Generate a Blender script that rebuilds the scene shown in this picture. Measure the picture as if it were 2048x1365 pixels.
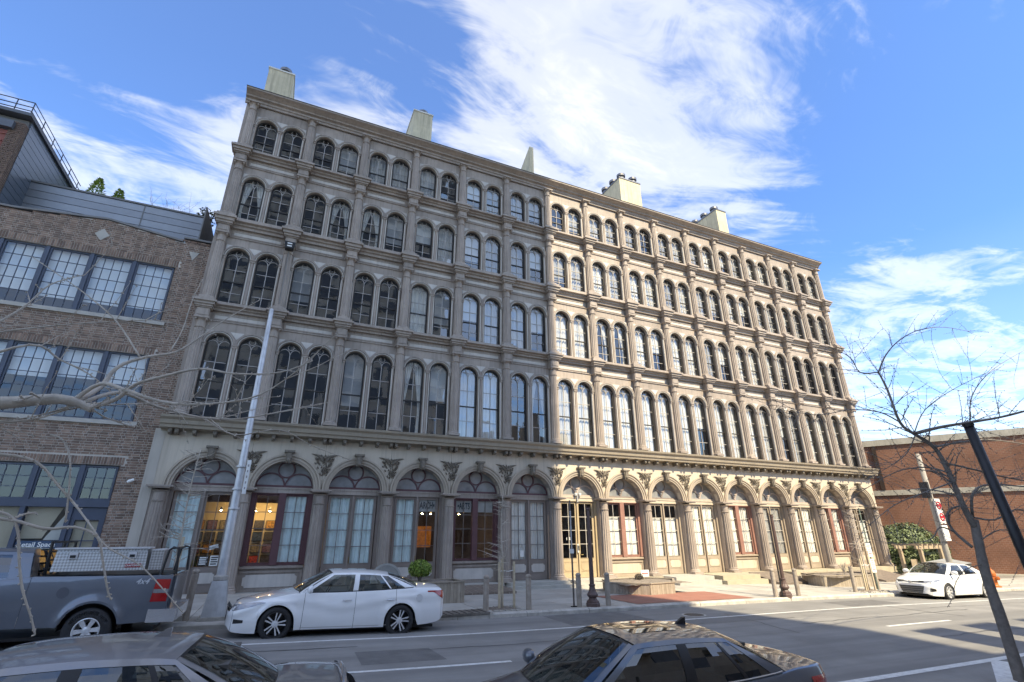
import bpy, bmesh, math, random
from mathutils import Vector, Matrix, noise as mnoise
random.seed(7)
R_=math.radians; PI=math.pi
for o in list(bpy.data.objects): bpy.data.objects.remove(o, do_unlink=True)
scene=bpy.context.scene
COL=scene.collection

# ------------------------------------------------------------------ camera
FPX=995.07; PITCH=0.37244; ROLL=-0.003244; YAW=0.424706; CAMZ=2.15
_cy,_sy=math.cos(YAW),math.sin(YAW)
CF=Vector((_sy*math.cos(PITCH),_cy*math.cos(PITCH),math.sin(PITCH)))
_r=Vector((_cy,-_sy,0)); _u=_r.cross(CF)
CR=_r*math.cos(ROLL)+_u*math.sin(ROLL); CU=-_r*math.sin(ROLL)+_u*math.cos(ROLL)
cam=bpy.data.cameras.new('camera'); camo=bpy.data.objects.new('camera',cam); COL.objects.link(camo)
cam.sensor_width=36; cam.lens=FPX*36/2048; cam.clip_start=.05; cam.clip_end=3000
M=Matrix((CR,CU,-CF)).transposed().to_4x4(); M.translation=Vector((0,0,CAMZ)); camo.matrix_world=M
scene.camera=camo
scene.render.resolution_x=1024; scene.render.resolution_y=682
def ray(u,v): return CR*((u-1024)/FPX)+CU*((682.5-v)/FPX)+CF
def at(u,v,Y):
    d=ray(u,v); p=d*(Y/d.y); p.z+=CAMZ; return p
def atd(u,v,D):
    p=ray(u,v)*D; p.z+=CAMZ; return p

# ------------------------------------------------------------------ world, sun
SUN_AZ=R_(10); SUN_EL=R_(46)
SUN_DIR=Vector((math.sin(SUN_AZ)*math.cos(SUN_EL),-math.cos(SUN_AZ)*math.cos(SUN_EL),math.sin(SUN_EL)))
world=bpy.data.worlds.new('World'); scene.world=world; world.use_nodes=True
nt=world.node_tree; nt.nodes.clear()
class NT:
    def __init__(s,nt): s.nt=nt
    def n(s,t,ins=None,**at):
        nd=s.nt.nodes.new(t)
        for k,v in at.items(): setattr(nd,k,v)
        for k,v in (ins or {}).items():
            sk=nd.inputs[k]
            if hasattr(v,'is_output') or isinstance(v,bpy.types.NodeSocket): s.nt.links.new(v,sk)
            else: sk.default_value=v
        return nd
    def math(s,op,a,b=None,c=None,clamp=False):
        d={0:a}
        if b is not None: d[1]=b
        if c is not None: d[2]=c
        nd=s.n('ShaderNodeMath',d,operation=op); nd.use_clamp=clamp; return nd.outputs[0]
    def mix(s,f,a,b,bt='MIX'):
        nd=s.n('ShaderNodeMix',data_type='RGBA',blend_type=bt)
        for i,v in ((0,f),(6,a),(7,b)):
            sk=nd.inputs[i]
            if isinstance(v,bpy.types.NodeSocket): s.nt.links.new(v,sk)
            else: sk.default_value=v if i==0 else (tuple(v)+(1,) if len(v)==3 else v)
        return nd.outputs[2]
    def ramp(s,f,pts,interp='LINEAR'):
        nd=s.n('ShaderNodeValToRGB',{0:f}); cr=nd.color_ramp; cr.interpolation=interp
        while len(cr.elements)<len(pts): cr.elements.new(.5)
        for e,(p,c) in zip(cr.elements,pts): e.position=p; e.color=tuple(c)+(1,) if not isinstance(c,(int,float)) else (c,c,c,1)
        return nd.outputs[0]
    def noise(s,vec,scale,detail=4,rough=.55,dist=0.):
        nd=s.n('ShaderNodeTexNoise',{'Scale':scale,'Detail':detail,'Roughness':rough,'Distortion':dist})
        if vec is not None: s.nt.links.new(vec,nd.inputs['Vector'])
        return nd.outputs[0]
    def link(s,a,b): s.nt.links.new(a,b)
SKY_STRENGTH=.15
W=NT(nt)
sky=W.n('ShaderNodeTexSky'); sky.sky_type='NISHITA'; sky.sun_disc=False
sky.sun_elevation=SUN_EL; sky.sun_rotation=math.atan2(SUN_DIR.x,SUN_DIR.y); sky.altitude=0; sky.air_density=1.0; sky.dust_density=.35; sky.ozone_density=3.0
tc=W.n('ShaderNodeTexCoord').outputs['Generated']
sep=W.n('ShaderNodeSeparateXYZ',{0:tc})
zc=W.math('MAXIMUM',sep.outputs[2],.06)
px_=W.math('DIVIDE',sep.outputs[0],zc); py_=W.math('DIVIDE',sep.outputs[1],zc)
comb=W.n('ShaderNodeMapping',{0:W.n('ShaderNodeCombineXYZ',{0:px_,1:py_,2:0.}).outputs[0],2:(0,0,.6),3:(.8,1.5,1)}).outputs[0]
n1=W.noise(comb,1.5,5,.62,1.1); n2=W.noise(comb,4.6,5,.66,1.4)
cl=W.math('ADD',W.math('MULTIPLY',n1,.72),W.math('MULTIPLY',n2,.28))
# the banks of cloud seen in the photograph (directions), on top of the general noise; negative ones clear the view
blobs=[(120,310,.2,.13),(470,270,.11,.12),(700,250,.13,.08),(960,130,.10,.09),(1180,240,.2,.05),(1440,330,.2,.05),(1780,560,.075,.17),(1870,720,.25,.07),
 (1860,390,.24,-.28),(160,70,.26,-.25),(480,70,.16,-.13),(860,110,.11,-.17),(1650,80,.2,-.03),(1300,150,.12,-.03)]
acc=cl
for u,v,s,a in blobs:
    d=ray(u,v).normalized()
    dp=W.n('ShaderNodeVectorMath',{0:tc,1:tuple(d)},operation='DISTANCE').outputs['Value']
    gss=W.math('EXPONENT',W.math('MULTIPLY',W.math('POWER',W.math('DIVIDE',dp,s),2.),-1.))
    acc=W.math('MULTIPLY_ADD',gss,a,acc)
mask=W.ramp(acc,[(.37,0.),(.54,.5),(.81,1.)],'EASE')  # low thresholds add unseen cloud out of view as neutral fill light
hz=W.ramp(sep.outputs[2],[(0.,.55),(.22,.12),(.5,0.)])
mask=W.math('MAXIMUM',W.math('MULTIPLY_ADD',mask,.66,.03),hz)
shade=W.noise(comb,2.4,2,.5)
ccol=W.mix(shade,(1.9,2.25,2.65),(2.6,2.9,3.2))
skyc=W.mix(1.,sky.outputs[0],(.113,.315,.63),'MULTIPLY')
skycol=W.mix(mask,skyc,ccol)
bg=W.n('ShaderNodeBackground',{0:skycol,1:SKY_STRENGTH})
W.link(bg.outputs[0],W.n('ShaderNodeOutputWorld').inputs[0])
sl=bpy.data.lights.new('sun','SUN'); sl.energy=2.0; sl.angle=R_(.53); sl.color=(.76,.79,.79)
so=bpy.data.objects.new('sun',sl); COL.objects.link(so); so.rotation_euler=SUN_DIR.to_track_quat('Z','Y').to_euler()
vs=scene.view_settings; vs.view_transform='Standard'; vs.look='None'; vs.exposure=2.35; vs.gamma=1; vs.use_white_balance=True; vs.white_balance_temperature=10400; vs.white_balance_tint=8; vs.use_curve_mapping=False

cyc=scene.cycles; cyc.max_bounces=6; cyc.diffuse_bounces=3; cyc.glossy_bounces=3; cyc.transmission_bounces=3; cyc.transparent_max_bounces=10; cyc.caustics_reflective=False; cyc.caustics_refractive=False
# ------------------------------------------------------------------ materials
MATS={}
def mat(name,col,rough=.6,var=.12,scale=3.,bump=0.,bscale=40.,metal=0.,streak=0.,spec=.5,coat=0.,dirt=None,lane=None,objvar=0.):
    if name in MATS: return MATS[name]
    m=bpy.data.materials.new(name); m.use_nodes=True; MATS[name]=m
    t=NT(m.node_tree); b=m.node_tree.nodes['Principled BSDF']
    pos=t.n('ShaderNodeNewGeometry').outputs['Position']
    c=tuple(col)
    if var>0:
        n=t.noise(pos,scale,3,.6)
        lo=tuple(x*(1-var) for x in c); hi=tuple(min(1,x*(1+var)) for x in c)
        cs=t.mix(t.ramp(n,[(.3,0.),(.7,1.)]),lo,hi)
        if streak>0:
            mp=t.n('ShaderNodeMapping',{0:pos,3:(9,9,.55)}).outputs[0]
            n2=t.noise(mp,1.,3,.65)
            cs=t.mix(t.math('MULTIPLY',t.ramp(n2,[(.48,0.),(.72,1.)]),streak),cs,tuple(x*.45 for x in c))
        if dirt:
            n3=t.noise(pos,dirt[0],4,.7)
            cs=t.mix(t.math('MULTIPLY',t.ramp(n3,[(.5,0.),(.68,1.)]),dirt[1]),cs,dirt[2])
        if objvar:
            oi=t.n('ShaderNodeObjectInfo').outputs['Random']
            k=t.math('MULTIPLY_ADD',oi,2*objvar,1-objvar); cs=t.n('ShaderNodeVectorMath',{0:cs,1:t.n('ShaderNodeCombineXYZ',{0:k,1:k,2:k}).outputs[0]},operation='MULTIPLY').outputs[0]
        if lane:
            mp=t.n('ShaderNodeMapping',{0:pos,3:(.05,1.1,1)}).outputs[0]
            cs=t.mix(t.math('MULTIPLY',t.ramp(t.noise(mp,1.,3,.6),[(.45,0.),(.62,1.)]),.75),cs,lane)
        t.link(cs,b.inputs['Base Color'])
    else: b.inputs['Base Color'].default_value=c+(1,)
    b.inputs['Roughness'].default_value=rough; b.inputs['Metallic'].default_value=metal
    b.inputs['Specular IOR Level'].default_value=spec
    if coat: b.inputs['Coat Weight'].default_value=coat; b.inputs['Coat Roughness'].default_value=.04
    if bump>0:
        n=t.noise(pos,bscale,2,.6)
        bp=t.n('ShaderNodeBump',{'Strength':bump,'Distance':.01,'Height':n})
        t.link(bp.outputs[0],b.inputs['Normal'])
    return m
def glassmat(name,tint=(.92,.95,.95),ior=1.9,wave=.0,wscale=2.,rough=.0,trans=1.):
    if name in MATS: return MATS[name]
    m=bpy.data.materials.new(name); m.use_nodes=True; MATS[name]=m
    t=NT(m.node_tree); m.node_tree.nodes.clear()
    tr=t.n('ShaderNodeBsdfTransparent',{0:tuple(tint)+(1,)})
    gl=t.n('ShaderNodeBsdfGlossy',{'Color':(.95,.97,1,1),'Roughness':rough})
    lw_=t.n('ShaderNodeLayerWeight',{'Blend':.5}); f0=((ior-1)/(ior+1))**2*1.6
    fac=t.math('MULTIPLY_ADD',t.math('POWER',lw_.outputs['Facing'],4.),1-f0,f0)
    if wave>0:
        pos=t.n('ShaderNodeNewGeometry').outputs['Position']
        n=t.noise(pos,wscale,3,.5)
        bp=t.n('ShaderNodeBump',{'Strength':1.,'Distance':wave,'Height':n})
        t.link(bp.outputs[0],gl.inputs['Normal'])
    mx=t.n('ShaderNodeMixShader',{0:fac}); t.link(tr.outputs[0],mx.inputs[1]); t.link(gl.outputs[0],mx.inputs[2])
    t.link(mx.outputs[0],t.n('ShaderNodeOutputMaterial').inputs[0])
    return m
def emis(name,col,s):
    if name in MATS: return MATS[name]
    m=bpy.data.materials.new(name); m.use_nodes=True; MATS[name]=m
    b=m.node_tree.nodes['Principled BSDF']; b.inputs['Base Color'].default_value=tuple(col)+(1,)
    b.inputs['Emission Color'].default_value=tuple(col)+(1,); b.inputs['Emission Strength'].default_value=s
    return m

# ------------------------------------------------------------------ mesh helpers
class MB:
    def __init__(s): s.v=[]; s.f=[]; s.m=[]; s.k=0
    def mat(s,k): s.k=k; return s
    def add(s,vs,fs):
        o=len(s.v); s.v+= [tuple(x) for x in vs]
        for f in fs: s.f.append(tuple(i+o for i in f)); s.m.append(s.k)
        return s
    def box(s,x0,x1,y0,y1,z0,z1,bev=0):
        if bev:
            b=bev
            # chamfered in x/z on the front (low y) face
            vs=[(x0,y1,z0),(x1,y1,z0),(x1,y1,z1),(x0,y1,z1),(x0,y0+b,z0),(x1,y0+b,z0),(x1,y0+b,z1),(x0,y0+b,z1),(x0+b,y0,z0+b),(x1-b,y0,z0+b),(x1-b,y0,z1-b),(x0+b,y0,z1-b)]
            fs=[(3,2,1,0),(0,1,5,4),(1,2,6,5),(2,3,7,6),(3,0,4,7),(4,5,9,8),(5,6,10,9),(6,7,11,10),(7,4,8,11),(8,9,10,11)]
            return s.add(vs,fs)
        vs=[(x0,y0,z0),(x1,y0,z0),(x1,y1,z0),(x0,y1,z0),(x0,y0,z1),(x1,y0,z1),(x1,y1,z1),(x0,y1,z1)]
        return s.add(vs,[(0,3,2,1),(4,5,6,7),(0,1,5,4),(1,2,6,5),(2,3,7,6),(3,0,4,7)])
    def prism(s,pts,y0,y1,axis='y'):
        n=len(pts)
        if axis=='y': a=[(x,y0,z) for x,z in pts]; b=[(x,y1,z) for x,z in pts]
        elif axis=='z': a=[(x,y,y0) for x,y in pts]; b=[(x,y,y1) for x,y in pts]
        else: a=[(y0,x,z) for x,z in pts]; b=[(y1,x,z) for x,z in pts]
        fs=[tuple(range(n)),tuple(range(2*n-1,n-1,-1))]+[(i,i+n,(i+1)%n+n,(i+1)%n) for i in range(n)]
        return s.add(a+b,fs)
    def ring(s,cx,cz,r0,r1,y0,y1,a0=0.,a1=PI,n=20,back=False):
        vs=[];fs=[]
        for i in range(n+1):
            a=a0+(a1-a0)*i/n; c,sn=math.cos(a),math.sin(a)
            vs+=[(cx+r0*c,y0,cz+r0*sn),(cx+r1*c,y0,cz+r1*sn),(cx+r1*c,y1,cz+r1*sn),(cx+r0*c,y1,cz+r0*sn)]
        for i in range(n):
            p=4*i;q=p+4
            fs+=[(p,p+1,q+1,q),(p+1,p+2,q+2,q+1),(p+3,p,q,q+3)]
            if back: fs.append((p+2,p+3,q+3,q+2))
        return s.add(vs,fs)
    def ribbon(s,pts,w,y0,y1,closed=False):
        n=len(pts); L=[];Rr=[]
        for i in range(n):
            a=pts[i-1] if (i>0 or closed) else pts[i]; b=pts[(i+1)%n] if (i<n-1 or closed) else pts[i]
            dx,dz=b[0]-a[0],b[1]-a[1]; l=math.hypot(dx,dz) or 1; nx,nz=-dz/l*w/2,dx/l*w/2
            L.append((pts[i][0]+nx,pts[i][1]+nz)); Rr.append((pts[i][0]-nx,pts[i][1]-nz))
        vs=[]
        for l,r in zip(L,Rr): vs+=[(l[0],y0,l[1]),(r[0],y0,r[1]),(r[0],y1,r[1]),(l[0],y1,l[1])]
        fs=[]
        for i in range(n if closed else n-1):
            p=4*i;q=4*((i+1)%n)
            fs+=[(p,p+1,q+1,q),(p+1,p+2,q+2,q+1),(p+2,p+3,q+3,q+2),(p+3,p,q,q+3)]
        if not closed: fs+=[(0,3,2,1),(4*n-4,4*n-3,4*n-2,4*n-1)]
        return s.add(vs,fs)
    def lathe(s,prof,cx=0,cy=0,n=20,a0=0.,a1=2*PI,flute=None):
        full=abs(a1-a0-2*PI)<1e-6; m=n if full else n+1; vs=[];fs=[]
        for j,(r,z) in enumerate(prof):
            for i in range(m):
                a=a0+(a1-a0)*i/n; rr=r
                if flute and flute[0]<=j<=flute[1] and i%2: rr=r*flute[2]
                vs.append((cx+rr*math.cos(a),cy+rr*math.sin(a),z))
        for j in range(len(prof)-1):
            for i in range(n):
                i2=(i+1)%m
                fs.append((j*m+i,j*m+i2,(j+1)*m+i2,(j+1)*m+i))
        if full and prof[-1][0]>1e-4: fs.append(tuple((len(prof)-1)*m+i for i in range(m)))
        return s.add(vs,fs)
    def tube(s,pts,rad,n=6,cap=True):
        pts=[Vector(p) for p in pts]; vs=[];fs=[]; k=len(pts)
        if not isinstance(rad,(list,tuple)): rad=[rad]*k
        t0=(pts[1]-pts[0]).normalized(); up=Vector((0,0,1)) if abs(t0.z)<.9 else Vector((1,0,0))
        nrm=t0.cross(up).normalized()
        for i,p in enumerate(pts):
            a=pts[max(i-1,0)]; b=pts[min(i+1,k-1)]; t=(b-a).normalized() if (b-a).length>1e-9 else t0
            nrm=(nrm-t*nrm.dot(t)); nrm=nrm.normalized() if nrm.length>1e-6 else t.orthogonal().normalized()
            bn=t.cross(nrm)
            for j in range(n):
                q=2*PI*j/n; vs.append(p+(nrm*math.cos(q)+bn*math.sin(q))*rad[i])
        for i in range(k-1):
            for j in range(n):
                fs.append((i*n+j,i*n+(j+1)%n,(i+1)*n+(j+1)%n,(i+1)*n+j))
        if cap: fs+=[tuple(range(n-1,-1,-1)),tuple((k-1)*n+j for j in range(n))]
        return s.add(vs,fs)
    def mould(s,prof,x0,x1,caps=True):
        """profile of (y,z) run along x"""
        n=len(prof); vs=[(x0,y,z) for y,z in prof]+[(x1,y,z) for y,z in prof]
        fs=[(i,i+n,i+n+1,i+1) for i in range(n-1)]
        if caps: fs+=[tuple(range(n)),tuple(range(2*n-1,n-1,-1))]
        return s.add(vs,fs)
    def grid(s,fn,nu,nv,flip=False):
        vs=[fn(i/nu,j/nv) for j in range(nv+1) for i in range(nu+1)]; fs=[]
        for j in range(nv):
            for i in range(nu):
                a=j*(nu+1)+i; f=(a,a+1,a+nu+2,a+nu+1); fs.append(f[::-1] if flip else f)
        return s.add(vs,fs)
    def mesh(s,name,mats,smooth=False,auto=None):
        me=bpy.data.meshes.new(name); me.from_pydata(s.v,[],s.f)
        for m in (mats if isinstance(mats,(list,tuple)) else [mats]): me.materials.append(m)
        if any(s.m): me.polygons.foreach_set('material_index',s.m)
        if smooth:
            me.polygons.foreach_set('use_smooth',[True]*len(me.polygons))
        me.update()
        if smooth and auto is not None:
            bm=bmesh.new(); bm.from_mesh(me); bmesh.ops.remove_doubles(bm,verts=bm.verts,dist=1e-5); bmesh.ops.recalc_face_normals(bm,faces=bm.faces)
            for e in bm.edges: e.smooth=(len(e.link_faces)==2 and e.calc_face_angle(0)<auto)
            bm.to_mesh(me); bm.free()
        return me
    def build(s,name,mats,parent=None,loc=None,smooth=False,auto=None):
        return obj(name,s.mesh(name,mats,smooth,auto),parent,loc)
def obj(name,me,parent=None,loc=None,rotz=None):
    o=bpy.data.objects.new(name,me); COL.objects.link(o)
    if parent: o.parent=parent
    if loc is not None: o.location=loc
    if rotz is not None: o.rotation_euler=(0,0,rotz)
    return o
def tag(o,label=None,cat=None,group=None,kind=None):
    if label: o['label']=label
    if cat: o['category']=cat
    if group: o['group']=group
    if kind: o['kind']=kind
    return o
def thing(name,label,cat,loc=(0,0,0),rotz=0,group=None):
    o=bpy.data.objects.new(name,None); COL.objects.link(o); o.location=loc; o.rotation_euler=(0,0,rotz); o.empty_display_size=.2
    return tag(o,label,cat,group)
def copy_tree(o,parent=None):
    c=o.copy(); COL.objects.link(c); c.parent=parent
    for ch in list(o.children): copy_tree(ch,c)
    return c
def interp(x,xs,ys):
    if x<=xs[0]: return ys[0]
    for i in range(len(xs)-1):
        if x<=xs[i+1]:
            t=(x-xs[i])/(xs[i+1]-xs[i]); return ys[i]+(ys[i+1]-ys[i])*t
    return ys[-1]
def smoothcurve(pts):
    """monotone-ish cubic through (x,y)"""
    xs=[p[0] for p in pts]; ys=[p[1] for p in pts]; n=len(xs)
    d=[(ys[i+1]-ys[i])/(xs[i+1]-xs[i]) for i in range(n-1)]
    m=[d[0]]+[0 if d[i-1]*d[i]<=0 else 2*d[i-1]*d[i]/(d[i-1]+d[i]) for i in range(1,n-1)]+[d[-1]]
    def f(x):
        if x<=xs[0]: return ys[0]
        if x>=xs[-1]: return ys[-1]
        for i in range(n-1):
            if x<=xs[i+1]:
                h=xs[i+1]-xs[i]; t=(x-xs[i])/h
                return (2*t**3-3*t*t+1)*ys[i]+(t**3-2*t*t+t)*h*m[i]+(-2*t**3+3*t*t)*ys[i+1]+(t**3-t*t)*h*m[i+1]
    return f
def textmesh(body,size,ext=.002,font_shear=0.,align='CENTER',bold=False):
    cu=bpy.data.curves.new('lettering','FONT'); cu.body=body; cu.size=size; cu.extrude=ext; cu.align_x=align; cu.align_y='CENTER'; cu.shear=font_shear; cu.resolution_u=3
    if bold: cu.offset=size*.018
    o=bpy.data.objects.new('lettering',cu); COL.objects.link(o)
    dg=bpy.context.evaluated_depsgraph_get(); me=bpy.data.meshes.new_from_object(o.evaluated_get(dg))
    bpy.data.objects.remove(o,do_unlink=True); bpy.data.curves.remove(cu)
    return me
def lettering(body,size,m,parent,loc,rot=(PI/2,0,0),name='lettering',**k):
    me=textmesh(body,size,**k); me.materials.clear(); me.materials.append(m)
    o=obj(name,me,parent,loc); o.rotation_euler=rot; return o
# ------------------------------------------------------------------ ground
_gx=[-200,-20,-10,-.2,4,7,13,19,27,40,100,400]; _gzv=[.6,.45,.25,.07,-.06,-.12,-.19,-.26,-.42,-.65,-1.2,-1.6]
gz=smoothcurve(list(zip(_gx,_gzv)))
def cyf(y): return -.35*min(max((10-y)/6,0),1.)
def G(x,y): return gz(x)+cyf(y)
def SW(x): return gz(x)+.13
KERB=15.3
asphalt=mat('asphalt',(.245,.236,.225),.85,.16,.7,.5,160,dirt=(1.3,.45,(.29,.282,.27)),lane=(.165,.16,.155))
asph2=mat('asphalt_lot',(.14,.138,.135),.85,.2,1.2,.4,120)
conc=mat('concrete',(.44,.41,.36),.85,.12,1.4,.4,90,dirt=(1.1,.3,(.30,.27,.235)))
kerbm=mat('kerb_concrete',(.48,.445,.40),.85,.2,3.,.6,60,dirt=(2.5,.5,(.2,.18,.16)))
redp=mat('red_paving_paint',(.32,.135,.10),.8,.12,2.,.3,120,dirt=(3.,.35,(.33,.2,.16)))
linep=mat('road_paint',(.68,.68,.66),.7,.12,8.,.3,200,dirt=(9.,.45,(.32,.31,.30)))
lineg=mat('worn_road_paint',(.42,.42,.41),.75,.15,8.,.3,200,dirt=(7.,.6,(.2,.2,.2)))
xs=[-200,-120,-80]+[-50+2*i for i in range(60)]+[75,85,100,130,180,300,400]
def sheet(name,xs,ys,zf,m,kind='structure',parent=None):
    mb=MB(); nx=len(xs)
    mb.add([(x,y,zf(x,y)) for y in ys for x in xs],[(j*nx+i,j*nx+i+1,(j+1)*nx+i+1,(j+1)*nx+i) for j in range(len(ys)-1) for i in range(nx-1)])
    o=mb.build(name,m,parent,smooth=True)
    if kind: o['kind']=kind
    return o
sheet('ground',xs,[-200,-60,-20,0,2,4,6,8,10,13,16,20,40,80,200,600],lambda x,y:G(x,y)-.06,asph2)
road=sheet('road',xs,[4.2,4.6,5,6,7,8,9,10,11,12,13,14,KERB+.02],G,asphalt)
near=sheet('near_pavement',xs,[-3.2,-1,1,3,4.05],lambda x,y:G(x,4)+.12,conc)
def marking(pts,w,m=None,z=.004,name='lane_line'):
    mb=MB(); n=len(pts)
    vs=[];
    for i,p in enumerate(pts):
        a=pts[max(i-1,0)]; b=pts[min(i+1,n-1)]; dx,dy=b[0]-a[0],b[1]-a[1]; l=math.hypot(dx,dy); nx,ny=-dy/l*w/2,dx/l*w/2
        for s in (1,-1):
            x,y=p[0]+s*nx,p[1]+s*ny; vs.append((x,y,G(x,y)+z))
    mb.add(vs,[(2*i+1,2*i+3,2*i+2,2*i) for i in range(n-1)])
    return mb.build(name,m or linep,road)
marking([(x,13.05) for x in [-12+1.5*i for i in range(62)]],.11)
for x0 in (-8.5,1.5,15.9,27.5,39,51): marking([(x0+.5*i,10.03) for i in range(7)],.11,name='lane_dash')
marking([(3+.9*i,7.12) for i in range(60)],.16,name='bike_lane_line')
for x0 in (12.0,18.5,25.,31.5): marking([(x0,5.75),(x0+2.6,7.02)],.3,name='hatch_line')
# far pavement: concrete slabs
sw=bpy.data.objects.new('pavement',None); COL.objects.link(sw); sw['kind']='structure'
bed=sheet('bedding',[-40+2*i for i in range(56)],[KERB+.25,17,19,21,23.2],lambda x,y:SW(x)-.035,mat('joint_sand',(.22,.20,.18),.9,.2,5.),None,sw)
smeshes=[]
slabcols=[mat('slab_a',(.42,.395,.355),.85,.1,1.3,.4,90,dirt=(1.0,.55,(.27,.245,.21))),mat('slab_b',(.455,.425,.38),.85,.1,1.7,.4,90,dirt=(1.3,.5,(.29,.265,.225))),mat('slab_c',(.385,.36,.325),.85,.12,1.1,.4,90,dirt=(1.5,.4,(.28,.255,.22)))]
SX=1.55; rows=[(KERB+.27,16.55),(16.57,18.1),(18.12,19.65),(19.67,21.2),(21.22,22.6)]
for i in range(-14,34):
    x0=i*SX; x1=x0+SX-.018
    for j,(y0,y1) in enumerate(rows):
        if x0>38.5 and y0>19: continue
        mb=MB(); dz=random.uniform(-.004,.004); za,zb=SW(x0)+dz,SW(x1)+dz
        mb.add([(x0,y0,za),(x1,y0,zb),(x1,y1,zb),(x0,y1,za),(x0,y0,za-.05),(x1,y0,zb-.05),(x1,y1,zb-.05),(x0,y1,za-.05)],[(0,1,2,3),(4,5,1,0),(5,6,2,1),(6,7,3,2),(7,4,0,3)])
        mb.build('slab',slabcols[(i*7+j*3+(i*j)%5)%3],sw)
# red painted patch
sheet('red_paving',[11.7+.5*i for i in range(12)],[KERB+.3,16.4,17.4,18.2],lambda x,y:SW(x)+.01,redp,None,sw)
kb=bpy.data.objects.new('kerb',None); COL.objects.link(kb); kb['kind']='structure'
x=-40.
while x<58:
    L=random.choice((2.2,2.4,2.6)); x1=x+L-.02
    if not (4.3<x+L/2<6.2):
        mb=MB(); j=random.uniform(-.012,.012); a,b=SW(x)+.003,SW(x1)+.003
        ys=(KERB-.02+j,KERB+.03+j,KERB+.25); vs=[]
        for X,t in ((x,a),(x1,b)): vs+=[(X,ys[0],t-.28),(X,ys[0],t-.04),(X,ys[1],t),(X,ys[2],t),(X,ys[2],t-.28)]
        mb.add(vs,[(0,5,6,1),(1,6,7,2),(2,7,8,3),(3,8,9,4),(0,1,2,3,4),(9,8,7,6,5)])
        mb.build('kerb_stone',kerbm,kb)
    x+=L
# storm drain
dr=thing('storm_drain','rusty storm drain inlet set in the kerb behind the white sedan','drain',(5.25,KERB,SW(5.25)))
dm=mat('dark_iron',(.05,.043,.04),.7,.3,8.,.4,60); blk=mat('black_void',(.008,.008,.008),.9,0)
mb=MB(); mb.box(-.95,.95,-.03,.75,-.045,.02); mb.build('lid',mat('drain_lid',(.16,.14,.12),.8,.3,6.,.6,50),dr)
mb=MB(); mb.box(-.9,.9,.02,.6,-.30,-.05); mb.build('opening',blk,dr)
for s in(-1,1):
    mb=MB(); mb.box(s*.97-.05,s*.97+.05,-.04,.7,-.28,.012); mb.build('side_stone',kerbm,dr)
mb=MB(); mb.box(-.92,.92,-.035,.0,-.28,-.235); mb.build('throat_sill',kerbm,dr)
for k in range(9):
    mb=MB(); xx=-.8+.2*k; mb.box(xx-.012,xx+.012,-.01,.7,.02,.032); mb.build('rib',dm,dr)

# tar-sealed cracks and patches in the carriageway
tar=mat('tar_seal',(.06,.058,.057),.6,.2,6.); patchm=mat('asphalt_patch',(.145,.14,.136),.85,.18,3.,.5,150)
rc=random.Random(17)
for (x0,y0,L,a) in ((2.5,11.6,7,.02),(9,12.3,6,-.03),(14,11.2,9,.02),(22,12.2,8,-.01),(-4,12.2,6,.03),(6.5,10.5,.1,1.4),(12.6,10.2,3.5,1.35),(20.5,10.4,3.,1.5),(16,8.8,8,.01)):
    pts=[(x0,y0)]
    n=max(5,int(L/.35)); 
    for k in range(n): aa=a+rc.gauss(0,.12); pts.append((pts[-1][0]+math.cos(aa)*L/n,pts[-1][1]+math.sin(aa)*L/n))
    marking(pts,.03+rc.random()*.02,tar,.0035,'tar_crack')
for (x0,x1,y0,y1) in ((7.8,10.6,13.3,15.2),(19.5,22.6,13.35,14.6),(1.8,3.4,10.5,11.7)):
    mb=MB(); mb.add([(x,y,G(x,y)+.003) for x,y in((x0,y0),(x1,y0+.05),(x1-.05,y1),(x0+.04,y1-.04))],[(0,1,2,3)]); mb.build('asphalt_patch',patchm,road)
def manhole(x,y,label):
    t=thing('manhole_cover',label,'manhole',(x,y,G(x,y))); mb=MB(); mb.lathe([(.37,.003),(.37,.008),(.0,.008)],n=28); mb.build('frame',kerbm,t); mb=MB(); mb.lathe([(.31,.009),(.30,.013),(.0,.013)],n=28); mb.build('lid',dm,t)
manhole(12.4,13.7,'round iron manhole cover near the kerb by the red paving')
# ------------------------------------------------------------------ iron-front building
b=2.7626; X0=-3.945; YC=22.6; NB=15; ZB=.2
taupe=mat('taupe_paint',(.358,.292,.250),.55,.14,1.1,.15,60,streak=.5,dirt=(2.6,.35,(.25,.205,.175)),objvar=.09)
taupe_lt=mat('pale_edge_paint',(.60,.555,.50),.55,.08,2.,.1,60)
panel_w=mat('pale_panel_paint',(.57,.52,.475),.55,.08,2.,.1,60,streak=.25)
cream=mat('cream_paint',(.55,.465,.375),.6,.07,.8,.12,40,streak=.3,objvar=.05)
cream_mid=mat('cornice_buff_paint',(.32,.265,.205),.55,.1,1.3,.12,50,streak=.25)
brownp=mat('brown_door_paint',(.25,.20,.175),.5,.1,2.,.1,60)
maroon=mat('maroon_paint',(.12,.05,.055),.5,.12,2.,.1,60)
redbr=mat('red_brown_paint',(.30,.15,.12),.5,.12,2.,.1,60)
tanp=mat('tan_door_paint',(.43,.33,.215),.5,.08,2.,.1,60)
dkrev=mat('dark_sash_paint',(.035,.03,.028),.5,.1,3.)
muntin=mat('muntin_paint',(.42,.39,.37),.55,.1,3.)
ornm=mat('ornament_paint',(.17,.14,.11),.65,.25,12.,.3,60)
stone=mat('step_stone',(.42,.40,.36),.85,.15,2.,.5,40,dirt=(2.,.4,(.27,.24,.19)))
buffstone=mat('buff_step_stone',(.42,.365,.27),.85,.15,2.,.5,40,dirt=(2.,.4,(.3,.25,.17)))
wglass=glassmat('window_glass',(.86,.88,.89),1.85,.0016,2.3)
sglass=glassmat('shop_glass',(.96,.97,.97),1.55,.0006,1.5)
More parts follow.
